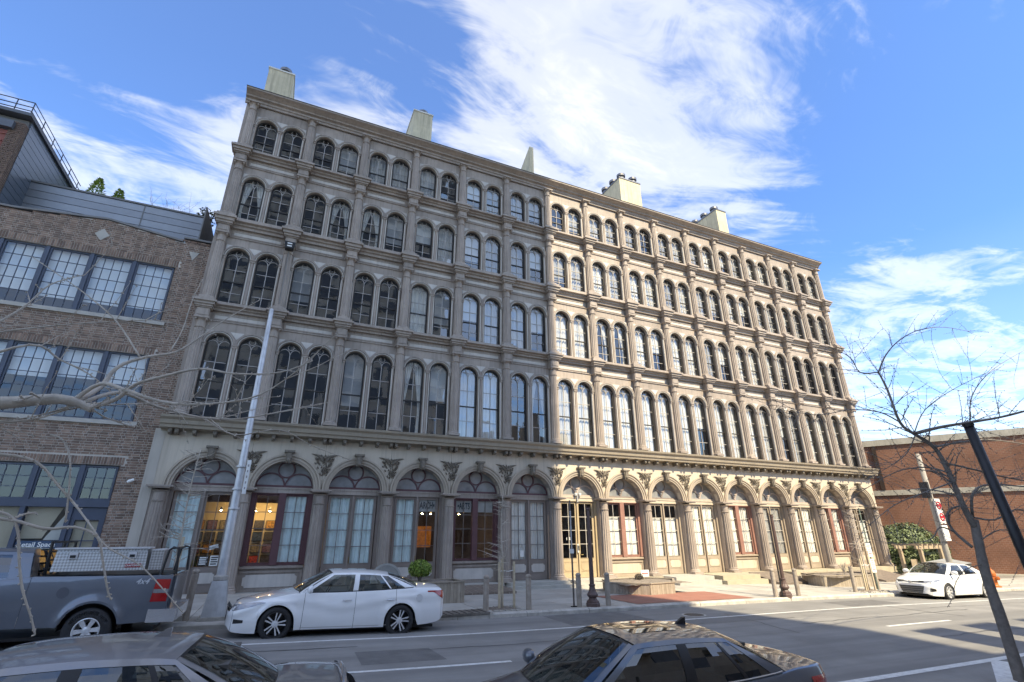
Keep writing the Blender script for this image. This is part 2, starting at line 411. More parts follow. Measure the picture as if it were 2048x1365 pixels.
roomd=mat('room_dark',(.10,.095,.09),.9,.2,1.)
curt=mat('white_curtain',(.80,.78,.74),.8,.05,4.,objvar=.15)
curtg=mat('grey_curtain',(.50,.49,.48),.8,.08,4.,objvar=.3)
curtc=mat('pale_blue_curtain',(.70,.86,.86),.8,.06,4.)
papr=mat('white_blind',(.74,.74,.72),.8,.03,4.)
BL=thing('iron_front_building','long five storey taupe cast iron building with rows of paired arched windows','building',(0,0,0))
def colx(i): return X0+b*i

# --- storeys  (z base of column, column cap top, cornice low, cornice top, impost)
FL=[(6.52,10.62,11.04,11.42,9.60),(11.44,14.75,15.13,15.62,13.70),(15.64,18.67,19.06,19.48,17.61),(19.50,22.34,22.34,22.34,21.14)]
RW=.47; OFF=.612
yw=YC+.04      # wall plane of the upper storeys
ycol=YC-.07
def column_mesh(z0,z1,r,nfl=13,base_h=.22,taper=.86):
    mb=MB(); h=z1-z0
    # plinth
    mb.box(-r*1.32,r*1.32,-r*1.32,r*1.32,0,.10)
    prof=[(r*1.28,.10),(r*1.30,.14),(r*1.2,.17),(r*1.08,.19),(r*1.14,.215),(r*1.0,.24)]
    n0=len(prof)
    zn=h-.46
    prof+=[(r*1.0,.26),(r*.985,h*.4),(r*taper,zn)]
    n1=len(prof)-1
    prof+=[(r*taper*1.12,zn+.015),(r*taper*1.14,zn+.045),(r*taper*.98,zn+.06),(r*taper*.97,h-.14),(r*1.02,h-.10),(r*1.2,h-.07)]
    mb.lathe(prof,n=2*nfl,flute=(n0,n1,.85))
    return mb
def abacus(mb,w,z0,z1):
    mb.box(-w,w,-w,w,z0,z1)
# --- column parts for each upper storey
for fi,(z0,z1,c0,c1,zi) in enumerate(FL):
    r=.205 if fi<3 else .19
    me=column_mesh(z0,z1,r).mesh('column',taupe,smooth=False)
    cap=MB(); abacus(cap,.27,z1-z0-.07,z1-z0)
    # scrolled corners of the capital
    for sx in(-1,1):
        for sy in(-1,1):
            cap.lathe([(0,z1-z0-.17),(.035,z1-z0-.15),(.05,z1-z0-.11),(.035,z1-z0-.07),(0,z1-z0-.07)],sx*.2,sy*.2,8)
    cme=cap.mesh('capital',taupe)
    for i in range(NB+1):
        o=obj('column',me,BL,(colx(i),ycol,z0)); obj('capital',cme,o)
        if fi==0 or fi==1 or fi==2:
            pass
    # dado blocks and breaks of the cornice over each column
    if fi<3:
        blkm=MB(); blkm.box(-.235,.235,-.235,.2,0,c0-z1+.02); blkm.box(-.19,.19,-.26,-.23,.06,c0-z1-.06)
        blkm.box(-.30,.30,-.30,.2,c0-z1-.05,c0-z1+.0)
        bme=blkm.mesh('column_block',taupe)
        brk=MB(); H=c1-c0
        brk.box(-.33,.33,-.36,.2,.0,H*.22); brk.box(-.38,.38,-.42,.2,H*.22+.002,H*.52); brk.box(-.45,.45,-.49,.2,H*.52+.002,H*.74); brk.box(-.36,.36,-.38,.2,H*.74+.002,H)
        kme=brk.mesh('cornice_break',taupe)
        for i in range(NB+1):
            o=obj('column_block',bme,BL,(colx(i),ycol,z1)); obj('cornice_break',kme,o,(0,0,c0-z1))
# --- bay walls with two arches, colonnettes, windows
def arch_wall(mb,x0,x1,zi,zt,arches,y,n=18):
    xc=x0
    for cx,R in arches:
        if cx-R>xc+1e-6: mb.add([(xc,y,zi),(cx-R,y,zi),(cx-R,y,zt),(xc,y,zt)],[(0,1,2,3)])
        P=[(cx-R*math.cos(PI*i/n),zi+R*math.sin(PI*i/n)) for i in range(n+1)]
        for (xa,za),(xb,zb) in zip(P[:-1],P[1:]): mb.add([(xa,y,za),(xb,y,zb),(xb,y,zt),(xa,y,zt)],[(0,1,2,3)])
        xc=cx+R
    mb.add([(xc,y,zi),(x1,y,zi),(x1,y,zt),(xc,y,zt)],[(0,1,2,3)])
WX=(b/2-OFF,b/2+OFF)
def cornice_profile(y,c0,c1,p=.22):
    H=c1-c0
    return [(y,c0),(y-p*.35,c0),(y-p*.35,c0+H*.25),(y-p*.6,c0+H*.32),(y-p*.6,c0+H*.5),(y-p,c0+H*.56),(y-p,c0+H*.74),(y-p*.7,c0+H*.8),(y-p*.7,c1),(y+.25,c1)]
glvar={}
def window_meshes(z0,zi,hw=RW-.03):
    """sash of one arched window: origin at centre of sill"""
    h=zi-z0
    f=MB(); y0,y1=0.,.06
    # outer frame
    arc=[(-hw,.0),(-hw,h)]+[(-hw*math.cos(PI*i/16),h+hw*math.sin(PI*i/16)) for i in range(1,16)]+[(hw,h),(hw,0)]
    f.mat(0).ribbon(arc,.075,-.05,.06)
    f.box(-hw,hw,-.03,.06,0,.06)
    zm=h*.5
    f.box(-hw,hw,-.012,.05,zm-.025,zm+.03)
    m=MB(); t=.028
    m.box(-t/2,t/2,.0,.03,.06,zm-.03); m.box(-t/2,t/2,-.005,.025,zm+.03,h)
    for z in (zm*.53,): m.box(-hw+.02,hw-.02,.002,.028,z-t/2,z+t/2)
    for z in (zm+(h-zm)*.52,): m.box(-hw+.02,hw-.02,-.003,.023,z-t/2,z+t/2)
    q=hw/2
    for s in(-1,1):
        m.ribbon([(s*q-q*.93*math.cos(PI*i/12),h+q*.93*math.sin(PI*i/12)) for i in range(13)],t,-.004,.024)
    rc=hw*.28
    m.ribbon([(rc*math.cos(2*PI*i/16),h+hw*.70+rc*math.sin(2*PI*i/16)) for i in range(16)],t*.9,-.003,.023,closed=True)
    return f,m
def glass_mesh(z0,zi,seed,hw=RW-.04):
    rnd=random.Random(seed); h=zi-z0; g=MB(); zm=h*.5; y=.034
    rows=[.03,zm*.53,zm,zm+(h-zm)*.52,h]
    def pane(poly):
        ax,az=rnd.gauss(0,.010),rnd.gauss(0,.014)
        cx=sum(p[0] for p in poly)/len(poly); cz=sum(p[1] for p in poly)/len(poly)
        g.add([(x,y+ax*(x-cx)+az*(z-cz),z) for x,z in poly],[tuple(range(len(poly)))])
    for a,c in zip(rows[:-1],rows[1:]):
        pane([(-hw,a),(0,a),(0,c),(-hw,c)]); pane([(0,a),(hw,a),(hw,c),(0,c)])
    for s in(-1,1):
        pane([(0,h)]+[(s*hw*math.cos(PI/2*i/8),h+hw*math.sin(PI/2*i/8)) for i in range(9)][::s])
    return g
def curtain_mesh(w,h,folds=5,amp=.03,open_=0.):
    mb=MB(); n=folds*6
    def fn(u,v):
        x=-w/2+w*u
        return (x,amp*math.sin(u*folds*2*PI)+.01*math.sin(v*7+u*9),h*v)
    mb.grid(fn,n,4); return mb
def tied_curtain(w,h):
    mb=MB()
    for s in(-1,1):
        def fn(u,v):
            k=.25+.75*abs(v-.32)**1.2/.62**1.0 if v>.32 else .25+.45*(.32-v)
            k=min(k,.98)
            x=s*(w/2-(w/2)*k*u)
            return (x,.025*math.sin(u*20),h*v)
        mb.grid(fn,14,8,flip=s<0)
    return mb
# which curtain hangs where: per storey, bays 1..15 -> (left,right)
CUR={0:['--','--','s-','th','ww','-t','gw','ww','ww','wh','ww','wg','hg','ww','wh'],
     1:['--','s-','--','ws','hg','wh','ww','tt','wh','ww','gh','ww','ws','--','s-'],
     2:['t-','-t','ts','hg','sg','gh','sg','wg','ww','gw','gs','wh','gg','hg','gg'],
     3:['--','-s','gg','g-','hg','gs','-s','gg','s-','gg','gw','hg','ww','gs','gw']}
for fi,(z0,z1,c0,c1,zi) in enumerate(FL):
    zt=c0 if fi<3 else 22.32
    wall=MB()
    arch_wall(wall,0,b,zi,zt,[(WX[0],RW),(WX[1],RW)],yw)
    for cx in WX:
        wall.mat(0)
        n=20
        for i in range(n):
            a,c=PI*i/n,PI*(i+1)/n
            wall.add([(cx+RW*math.cos(a),yw,zi+RW*math.sin(a)),(cx+RW*math.cos(c),yw,zi+RW*math.sin(c)),(cx+RW*math.cos(c),yw+.4,zi+RW*math.sin(c)),(cx+RW*math.cos(a),yw+.4,zi+RW*math.sin(a))],[(0,1,2,3)])
    # jamb reveals below the impost
    zs=z0 if fi else z0
    for xa,xb in ((0,WX[0]-RW),(WX[0]+RW,WX[1]-RW),(WX[1]+RW,b)):
        wall.mat(0).add([(xa,yw,z0-.03),(xb,yw,z0-.03),(xb,yw,zi),(xa,yw,zi),(xa,yw+.4,z0-.03),(xb,yw+.4,z0-.03),(xb,yw+.4,zi),(xa,yw+.4,zi)],[(0,1,2,3),(1,5,6,2),(4,0,3,7)])
    # pale spandrel between the pair of arches
    zq=zi+RW+.10
    wall.mat(1).prism([(b/2,zi+.28),(b/2+.26,zq+.02),(b/2-.26,zq+.02)],yw-.012,yw+.01)
    for sx in (0,1):
        xx=.23 if sx==0 else b-.23; d=1 if sx==0 else -1
        wall.prism([(xx,zi+.36),(xx+d*.01,zq+.02),(xx+d*.26,zq+.02)][::d],yw-.011,yw+.01)
    if fi<3:
        # frieze panel with pale inlay and frame, under the cornice
        pz0,pz1=c0-.37,c0-.11
        wall.mat(1).box(.42,b-.42,yw-.006,yw+.01,pz0+.05,pz1-.05)
        wall.mat(0)
        for (xa,xb,za,zb) in ((.34,b-.34,pz1-.05,pz1),(.34,b-.34,pz0,pz0+.05),(.34,.42,pz0+.052,pz1-.052),(b-.42,b-.34,pz0+.052,pz1-.052)): wall.box(xa,xb,yw-.03,yw+.01,za,zb)
        wall.box(.27,b-.27,yw-.05,yw+.01,pz0-.09,pz0-.04)
        wall.mat(0)
    wme=wall.mesh('bay_wall',[taupe,panel_w])
    ring=MB()
    ring.mat(0).ring(0,0,RW+.002,RW+.028,-.02,.02,n=22); ring.mat(1).ring(0,0,RW+.029,RW+.052,-.085,.02,n=22); ring.mat(0).ring(0,0,RW+.053,RW+.078,-.012,.02,n=22); ring.ring(0,0,RW+.079,RW+.138,-.095,.02,n=22)
    rme=ring.mesh('archivolt',[taupe,taupe_lt])
    # colonnette (pilaster with a pale bead on its left edge, small capital at the impost)
    hcol=zi-z0
    def colonnette(w,half):
        mb=MB(); mb.mat(0).box(-w/2,w/2,-.05,.0,0,hcol-.13)
        mb.mat(0).lathe([(.05,.06),(.055,.1),(.042,.13),(.042,hcol-.17),(.06,hcol-.15),(.05,hcol-.12)],0,-.055,10,-PI,0)
        mb.mat(1).box(-w/2-.03,-w/2,-.075,.01,0,hcol-.13)
        if half!=1: mb.box(w/2,w/2+.03,-.075,.01,0,hcol-.13)
        mb.mat(0).box(-w/2-.03,w/2+.03,-.11,.0,hcol-.13,hcol-.085); mb.box(-w/2-.015,w/2+.015,-.09,.0,hcol-.085,hcol-.035); mb.box(-w/2-.04,w/2+.04,-.125,.0,hcol-.035,hcol+.01)
        mb.box(-w/2-.02,w/2+.02,-.075,.0,0,.06)
        return mb.mesh('colonnette',[taupe,taupe_lt])
    cm=colonnette(.17,0); cs=colonnette(.07,1)
    wf,wm=window_meshes(z0,zi)
    wfm=wf.mesh('window',dkrev if fi else dkrev); wmm=wm.mesh('glazing_bars',muntin)
    gv=[glass_mesh(z0,zi,fi*20+k).mesh('panes',wglass) for k in range(8)]
    H=zi-z0+RW
    cmesh={'w':curtain_mesh(.90,H,5).mesh('curtain',curt,True),'g':curtain_mesh(.90,H,5).mesh('curtain',curtg,True),'t':tied_curtain(.90,H).mesh('curtain',curt,True),'h':MB().box(-.45,.45,0,.004,H*.48,H).mesh('curtain',papr),'s':MB().box(-.45,.45,0,.004,H*.3,H).mesh('curtain',curtg)}
    silm=MB(); silm.box(-RW-.05,RW+.05,-.02,.36,-.05,.0); sme=silm.mesh('sill',taupe)
    for i in range(NB):
        x=colx(i)
        w=obj('bay_wall',wme,BL,(x,0,0))
        for k,cx in enumerate(WX):
            obj('archivolt',rme,w,(cx,yw,zi))
        obj('colonnette',cm,BL,(x+b/2,yw,z0)); obj('colonnette',cs,BL,(x+.262,yw,z0)); obj('colonnette',cs,BL,(x+b-.262,yw,z0))
        for k,cx in enumerate(WX):
            wo=obj('window',wfm,BL,(x+cx,yw+.17,z0)); obj('glazing_bars',wmm,wo)
            go=obj('panes',gv[(i*2+k*3+fi)%8],wo); go['kind']='stuff'
            obj('sill',sme,wo,(0,-.17,0))
            ch=CUR[fi][i][k]
            if ch!='-': obj('curtain',cmesh[ch],wo,(0,.16+.01*((i+k)%3),0))
    if fi<3:
        mb=MB(); mb.mould(cornice_profile(yw,c0,c1,.36),colx(0)-.2,colx(NB)+.2); mb.build('storey_cornice',taupe,BL)
# --- roof cornice
mb=MB()
zf=22.345
mb.mould([(yw,zf),(yw-.10,zf),(yw-.10,zf+.12),(yw-.15,zf+.14),(yw-.15,zf+.26),(yw-.28,zf+.30),(yw-.28,zf+.38),(yw-.42,zf+.46),(yw-.56,zf+.52),(yw-.56,zf+.60),(yw-.50,zf+.62),(yw+.4,zf+.68)],colx(0)-.42,colx(NB)+.42)
mb.build('roof_cornice',taupe,BL)
mb=MB(); mb.box(colx(0)-.43,colx(NB)+.43,yw-.59,yw-.2,zf+.605,zf+.625); mb.build('gutter_edge',mat('gutter_dark',(.08,.075,.07),.5,.1,3.),BL)
# shell: end walls, roof, floors, dark rooms behind the glass
mb=MB(); xl,xr=colx(0)-.22,colx(NB)+.22
mb.box(xl-.11,xl+.12,yw-.04,36,-.8,22.9); mb.box(xr-.12,xr+.05,yw-.02,36,-.8,22.9); mb.box(xl+.12,xr-.12,35.8,36,-.8,22.9)
mb.build('end_wall',taupe,BL)
mb=MB(); mb.box(xl+.12,xr-.12,yw+.42,35.8,22.6,22.8); mb.build('roof',mat('roof_grey',(.2,.2,.2),.8),BL)
mb=MB()
for z in (6.2,11.1,15.3,19.2): mb.box(xl+.13,xr-.13,yw+.5,30,z,z+.12)
mb.box(xl+.13,xr-.13,28,28.1,6.3,22.5)
for i in range(0,NB+1): 
    if i in(0,2,4,6,8,10,12,15): mb.box(colx(i)-.03+.0,colx(i)+.03,yw+.6,28,6.33,22.5)
mb.build('interior_walls',roomd,BL)
# --- first cornice with brackets
zc0=5.95
mb=MB(); mb.mould([(yw-.02,zc0-.06),(yw-.08,zc0-.06),(yw-.10,zc0),(yw-.50,zc0+.02),(yw-.52,zc0+.12),(yw-.58,zc0+.16),(yw-.60,zc0+.30),(yw-.70,zc0+.38),(yw-.72,zc0+.46),(yw-.66,zc0+.48),(yw-.30,zc0+.55),(yw+.2,zc0+.56)],colx(0)-.45,colx(NB)+.55)
mb.build('main_cornice',cream_mid,BL)
br=MB(); br.box(-.07,.07,-.36,-.03,-.10,.0); br.box(-.06,.06,-.26,-.03,-.2,-.1); br.lathe([(0,-.19),(.06,-.17),(.075,-.12),(.06,-.08),(0,-.07)],0,-.33,8)
bme=br.mesh('bracket',ornm)
for i in range(NB+1):
    for dx in (-.11,.11): obj('bracket',bme,BL,(colx(i)+dx,yw-.05,zc0+.01))
    if i<NB:
        for f in (.25,.5,.75): obj('bracket',bme,BL,(colx(i)+b*f,yw-.05,zc0+.01))
# --- ground storey: arches
ZI=3.90; RG=1.09; yg=YC-.02
gw=MB(); arch_wall(gw,.004,b-.004,ZI,zc0+.02,[(b/2,RG)],yg,28)
gwm=gw.mesh('spandrel_wall',cream)
ga=MB(); ga.mat(0)
ga.ring(0,0,RG-.0,RG+.085,-.05,.02,n=32); ga.ring(0,0,RG+.086,RG+.15,-.09,.02,n=32); ga.ring(0,0,RG+.151,RG+.20,-.07,.02,n=32); ga.ring(0,0,RG+.201,RG+.265,-.12,.02,n=32)
gam=ga.mesh('archivolt',mat('arch_taupe',(.42,.345,.275),.55,.1,1.3,.12,60,streak=.25))
sf=MB(); n=28
for i in range(n):
    a,c=PI*i/n,PI*(i+1)/n
    P=[(RG*math.cos(t),y,RG*math.sin(t)) for t,y in((a,-.05),(c,-.05),(c,.46),(a,.46))]; sf.add(P,[(0,1,2,3)])
for k in range(6):
    a=PI*(k+.5)/6-.17; c=a+.34
    for q in range(4):
        p0=a+(c-a)*q/4; p1=a+(c-a)*(q+1)/4; rr=RG-.012
        sf.mat(1).add([(rr*math.cos(t),y,rr*math.sin(t)) for t,y in((p0,.10),(p1,.10),(p1,.30),(p0,.30))],[(0,1,2,3)])
sfm=sf.mesh('arch_soffit',[taupe,cream])
ks=MB(); ks.prism([(-.10,1.0),(.10,1.0),(.14,1.42),(-.14,1.42)],-.22,.0); ks.box(-.2,.2,-.27,.0,1.42,1.50); ks.box(-.07,.07,-.26,-.22,1.08,1.4); ks.lathe([(0,1.02),(.07,1.04),(.09,1.1),(.07,1.16),(0,1.18)],0,-.22,8)
ksm=ks.mesh('keystone',ornm)
# spandrel ornament: spread of leaves
def leaf(mb,x,z,ang,L,w,y):
    pts=[]
    c,s=math.cos(ang),math.sin(ang)
    prof=[(0,.3),(.3,1.),(.6,.85),(.85,.5),(1,.05)]
    up=[(L*t,w*k) for t,k in prof]; lo=[(L*t,-w*k) for t,k in prof][::-1]
    out=[(x+c*px-s*pz,z+s*px+c*pz) for px,pz in up+lo]
    n=len(out); mid=(x+c*L*.5,y-.05,z+s*L*.5)
    mb.add([(px,y,pz) for px,pz in out]+[mid],[(i,(i+1)%n,n) for i in range(n)])
om=MB(); rr=random.Random(3)
def halfw(h): return 1.381-math.sqrt(max(0,1.355**2-min(h,1.35)**2))-.03
for k in range(80):
    h=.55+.78*(k/80)**.8; w=min(halfw(h),.46); x=rr.uniform(-w,w)*.9
    ang=math.atan2(h-.2,x*1.6)+rr.gauss(0,.5)
    leaf(om,x*.8,h-1.32,ang,rr.uniform(.09,.15),rr.uniform(.018,.032),-.015-rr.random()*.04)
for s in(-1,1):
    for k in range(5): leaf(om,s*.05,.02-.05*k,PI/2-s*(1.38-.12*k),.52-.085*k,.042,-.03-.008*k)
om.lathe([(0,-.08),(.05,-.06),(.06,-.02),(.04,.02),(0,.03)],0,-.06,8)
omm=om.mesh('spandrel_ornament',ornm)
gcol=column_mesh(ZB,ZI-.1,.222,13).mesh('column',taupe)
gcap=MB(); gcap.box(-.33,.33,-.33,.30,ZI-ZB-.10,ZI-ZB-.055); gcap.box(-.42,.42,-.36,.30,ZI-ZB-.055,ZI-ZB-.0)
gcapm=gcap.mesh('capital',taupe)
gpil=MB(); gpil.box(-.235,.235,.0,.5,0,ZI-ZB-.1)
gpm=gpil.mesh('pier',taupe)
for i in range(NB+1):
    o=obj('column',gcol,BL,(colx(i),YC,ZB)); obj('capital',gcapm,o)
    obj('pier',gpm,BL,(colx(i),YC+.09,ZB))
mb=MB(); mb.box(colx(0)-.62,colx(0)-.27,YC-.03,YC+.6,ZB-.3,5.97); mb.build('corner_pier',mat('corner_pier_taupe',(.44,.39,.335),.6,.08,1.,.1,50,streak=.2),BL)
for xa,xb in((colx(0)-.275,colx(0)+.006),(colx(NB)-.006,colx(NB)+.30)):
    mb=MB(); mb.box(xa,xb,yg-.001,yg+.6,ZI-.02,zc0+.02); mb.build('end_return',cream,BL)
for i in range(NB):
    x=colx(i)
    w=obj('spandrel_wall',gwm,BL,(x,0,0))
    a=obj('archivolt',gam,BL,(x+b/2,yg,ZI)); obj('arch_soffit',sfm,a,(0,.0,0)); obj('keystone',ksm,a,(0,-.02,-.0))
    if i>0: obj('spandrel_ornament',omm,BL,(x,yg-.01,5.22))
# --- ground storey: fanlights and door / window units
yd=YC+.46
def fan_mesh(m):
    f=MB(); R=RG-.02
    f.ribbon([(-R*math.cos(PI*i/28),R*math.sin(PI*i/28)) for i in range(29)],.07,-.04,.05)
    f.box(-R,R,-.05,.05,-.02,.06)
    # two arcs and the roundel of the tracery
    q=R/2
    for s in(-1,1): f.ribbon([(s*q-q*.98*math.cos(PI*i/18),q*.98*math.sin(PI*i/18)) for i in range(19)],.055,-.035,.03)
    rc=.31; f.ribbon([(rc*math.cos(2*PI*i/26),.68+rc*math.sin(2*PI*i/26)*1.0) for i in range(26)],.05,-.03,.03,closed=True)
    return f.mesh('fanlight',m)
fanm={k:fan_mesh(v) for k,v in (('m',maroon),('b',brownp),('t',mat('pale_tracery',(.45,.36,.31),.5,.1,3.)))}
fanglass=mat('clouded_fanlight_glass',(.26,.265,.27),.12,.35,1.2,spec=.8,coat=.6)
def fan_panes():
    R=RG-.04; out=[]; q=R/2
    A=MB(); A.add([(-q+ -q*math.cos(PI*i/14),.012,q*math.sin(PI*i/14)+.03) for i in range(15)],[tuple(range(15))])
    Bp=MB(); Bp.add([(q-q*math.cos(PI*i/14),.012,q*math.sin(PI*i/14)+.03) for i in range(15)],[tuple(range(15))])
    C=MB(); pts=[(0,.0)]+[(q-q*math.cos(PI*i/10),q*math.sin(PI*i/10)) for i in range(1,11)][:9]
    # centre pane: outline of half disc above the two lobes
    outer=[(R*math.cos(PI*i/24),R*math.sin(PI*i/24)) for i in range(25)]
    lobesL=[(-q-q*math.cos(PI*i/12),q*math.sin(PI*i/12)) for i in range(13)]
    lobesR=[(q-q*math.cos(PI*i/12),q*math.sin(PI*i/12)) for i in range(13)]
    loop=lobesL[1:]+lobesR[1:-1]+outer
    from mathutils.geometry import tessellate_polygon
    V=[Vector((p[0],p[1],0)) for p in loop]; tr=tessellate_polygon([V])
    C.add([(p[0],.016,p[1]) for p in loop],[tuple(t) for t in tr])
    return [m.mesh('pane',fanglass) for m in(A,Bp,C)]
fps=fan_panes()
LW=1.0  # leaf width
gx=.385; gzz=.59
pane_me=MB().add([(-.18,0,0),(.18,0,0),(.18,0,.575),(-.18,0,.575)],[(0,1,2,3)]).mesh('pane',sglass)
def octpanel(mb,x0,x1,z0,z1,y,c=.07,d=.012):
    pts=[(x0+c,z0),(x1-c,z0),(x1-c,z0+c*.55),(x1,z0+c),(x1,z1-c),(x1-c,z1-c*.55),(x1-c,z1),(x0+c,z1),(x0+c,z1-c*.55),(x0,z1-c),(x0,z0+c),(x0+c,z0+c*.55)]
    mb.prism(pts,y-d,y)
def leaf_mesh(z0,z1,kick):
    """door leaf: stiles, rails, 2x4 glazing bars; kick = bottom panel height; origin bottom centre"""
    h=z1-z0; s=.105; mb=MB(); w=LW/2-.012
    gz0=kick+.08 if kick else s; gz1=h-s
    mb.mat(0).box(-w,-w+s,0,.06,0,h); mb.box(w-s,w,0,.06,0,h); mb.box(-w+s,w-s,0,.06,gz1,h); mb.box(-w+s,w-s,0,.06,0 if kick else 0,gz0)
    if kick:
        mb.mat(1); octpanel(mb,-w+s+.03,w-s-.03,.32,kick-.12,-.001)
        mb.mat(0)
        for a,c in ((.28,.30),(kick-.10,kick-.08)): mb.box(-w+s,w-s,-.016,.0,a,c)
    mb.mat(0).box(-w+s,w-s,-.015,.02,gz0-.02,gz0)
    t=.026; gw2=w-s
    for k in range(1,4):
        z=gz0+(gz1-gz0)*k/4; mb.mat(2).box(-gw2,gw2,.012,.045,z-t/2,z+t/2)
    mb.mat(2).box(-t/2,t/2,.010,.043,gz0,gz1)
    return mb,gz0,gz1,gw2
Z1=3.76
UNIT='DWDDWDTWDDWDDWD'   # what fills each arch
def fcol(i): return {'D':'b','W':'m' if i<7 else 'b','T':'t'}[UNIT[i]] if i<6 else 't' if i>=6 else 'b'
tl=mat('door_bars',(.16,.14,.13),.5,.1,3.)
tlw=mat('door_bars_pale',(.50,.46,.42),.5,.1,3.)
lit_taupe=mat('door_taupe_lit',(.36,.29,.23),.5,.1,2.,.1,60)  # paler doors and bulkheads of the sunlit bays, sunlight put into the colour
handm=mat('brass',(.35,.26,.12),.35,.1,5.,metal=1.)
# curtain type behind each leaf  c pale blue, w white, p white blind on lower part, - open room
LEAF=['c-','-c','cc','c-','--','ww','--','pp','pp','ww','ww','gg','ww','ww','pp']
for i in range(NB):
    x=colx(i)+b/2; u=UNIT[i]
    fo=obj('fanlight',fanm['m' if i in(0,1,2,3,4,5) else 'b' if i in (7,8) else 't'],BL,(x,yd-.02,ZI+.12))
    for p in fps: obj('pane',p,fo)
    # transom
    main=brownp if i<6 else lit_taupe
    mb=MB(); mb.box(-RG-.06,RG+.06,-.07,.08,ZI-.13,ZI+.10); mb.box(-RG-.06,RG+.06,-.10,.0,ZI+.03,ZI+.08); mb.build('transom',taupe if i<6 else mat('transom_buff',(.48,.41,.33),.55,.1,2.,.1,50),BL,(x,yd,0))
    zb=ZB+.02
    if u=='W': zs=1.06
    fm=MB()
    top=ZI-.13
    if u in'DT':
        fm.mat(0).box(-RG-.07,-LW-.02,-.04,.1,zb,top); fm.box(LW+.02,RG+.07,-.04,.1,zb,top); fm.box(-LW-.02,LW+.02,-.04,.1,Z1+.005,top); fm.box(-.035,.035,-.035,.0,zb,Z1)
        fmat=tanp if u=='T' else main
        fr=fm.build('door_frame',[fmat],BL,(x,yd-.05,0))
        lm,g0,g1,gw2=leaf_mesh(zb,Z1,.80)
        lme=lm.mesh('door_leaf',[tanp,tanp,tlw] if u=='T' else [main,cream if i>5 else panel_w,tlw if i>5 else tl])
        unit=[]
        for k,s in enumerate((-1,1)):
            lf=obj('door_leaf',lme,BL,(x+s*LW/2,yd,zb))
            unit.append((lf,g0,g1,gw2,LEAF[i][k]))
            if s>0:
                hm=MB(); hm.box(-.02,.02,-.02,0,-.12,.12); hm.tube([(0,-.02,.04),(0,-.06,.04),(.0,-.06,-.06),(0,-.02,-.06)],.012,6); hm.build('handle',handm,lf,(-LW/2+.07,0,1.0))
    else:
        fr_m=maroon if i<7 else redbr
        # bulkhead with moulded sill and pale panel
        bm_=MB(); bm_.mat(0).box(-RG-.07,RG+.07,-.02,.1,zb-.02,.98); bm_.mould([(.05,.98),(-.10,.98),(-.12,1.0),(-.12,1.05),(-.06,1.08),(.08,1.10),(.08,.98)],-RG-.03,RG+.03)
        bm_.box(-RG-.02,RG+.02,-.06,-.021,.84,.92); bm_.box(-RG-.02,RG+.02,-.05,-.021,zb-.02,.28)
        for s in(-1,1): bm_.box(s*RG-.06,s*RG+.06 if False else s*RG+.03,-.045,-.021,.28,.84)
        bm_.mat(1); octpanel(bm_,-RG+.14,RG-.14,.34,.78,-.022,.09,.014)
        bm_.build('bulkhead',[taupe if i<6 else lit_taupe,panel_w if i<6 else cream],BL,(x,yd,0))
        fm.mat(0).box(-RG-.07,-LW+.02,-.04,.1,1.10,top); fm.box(LW-.02,RG+.07,-.04,.1,1.10,top); fm.box(-LW+.02,LW-.02,-.04,.1,Z1-.02,top); fm.box(-.13,.13,-.035,.1,1.10,Z1-.02)
        fr=fm.build('shop_window_frame',[fr_m],BL,(x,yd-.05,0))
        lm,g0,g1,gw2=leaf_mesh(1.10,Z1,0)
        lme=lm.mesh('shop_window',[fr_m,fr_m,tlw if i>5 else tl])
        unit=[]
        for k,s in enumerate((-1,1)):
            lf=obj('shop_window',lme,BL,(x+s*(LW/2+.03),yd,1.10))
            unit.append((lf,g0,g1,gw2,LEAF[i][k]))
    for lf,g0,g1,gw2,c in unit:
        ph=(g1-g0)/4
        for r in range(4):
            for s in(-1,1):
                po=obj('pane',pane_me,lf,(s*gw2/2,.028+random.uniform(-.002,.002),g0+r*ph)); po.scale=(gw2/2/.36*1.99,1,ph/.575); po.rotation_euler=(random.gauss(0,.004),0,random.gauss(0,.006))
        if c!='-':
            m={'c':curtc,'w':curt,'p':papr,'g':curtg}[c]
            hh=(g1-g0)*(.74 if c=='p' else 1.02)
            cm_=curtain_mesh(gw2*2+.05,hh,{'c':4,'w':5,'p':1,'g':9}[c],{'c':.035,'w':.03,'p':.004,'g':.04}[c]).mesh('curtain',m,True)
            obj('curtain',cm_,lf,(0,.13,g0))
# ground-floor rooms
mb=MB(); xl,xr=colx(0),colx(NB)
roomw=mat('room_warm',(.42,.30,.16),.8,.1,1.); 
mb.box(xl,xr,yd+.12,29.,.16,.2); mb.box(xl,xr,yd+.12,29.,5.6,5.7); mb.box(xl,colx(3),27,27.1,.2,5.6); mb.box(colx(3),xr,28.5,28.6,.2,5.6)
for i in(0,3,5,6,8,11,15): mb.box(colx(i)-.03,colx(i)+.03,yd+.13,27,.2,5.6)
mb.build('shop_rooms',[mat('room_brown',(.12,.075,.05),.85,.2,1.)],BL)
mb=MB(); mb.box(colx(0)+.2,colx(2)+.6,25.2,25.25,.9,3.5)
mb.build('gallery_partition',mat('partition_ochre',(.58,.46,.29),.7,.06,1.),BL)
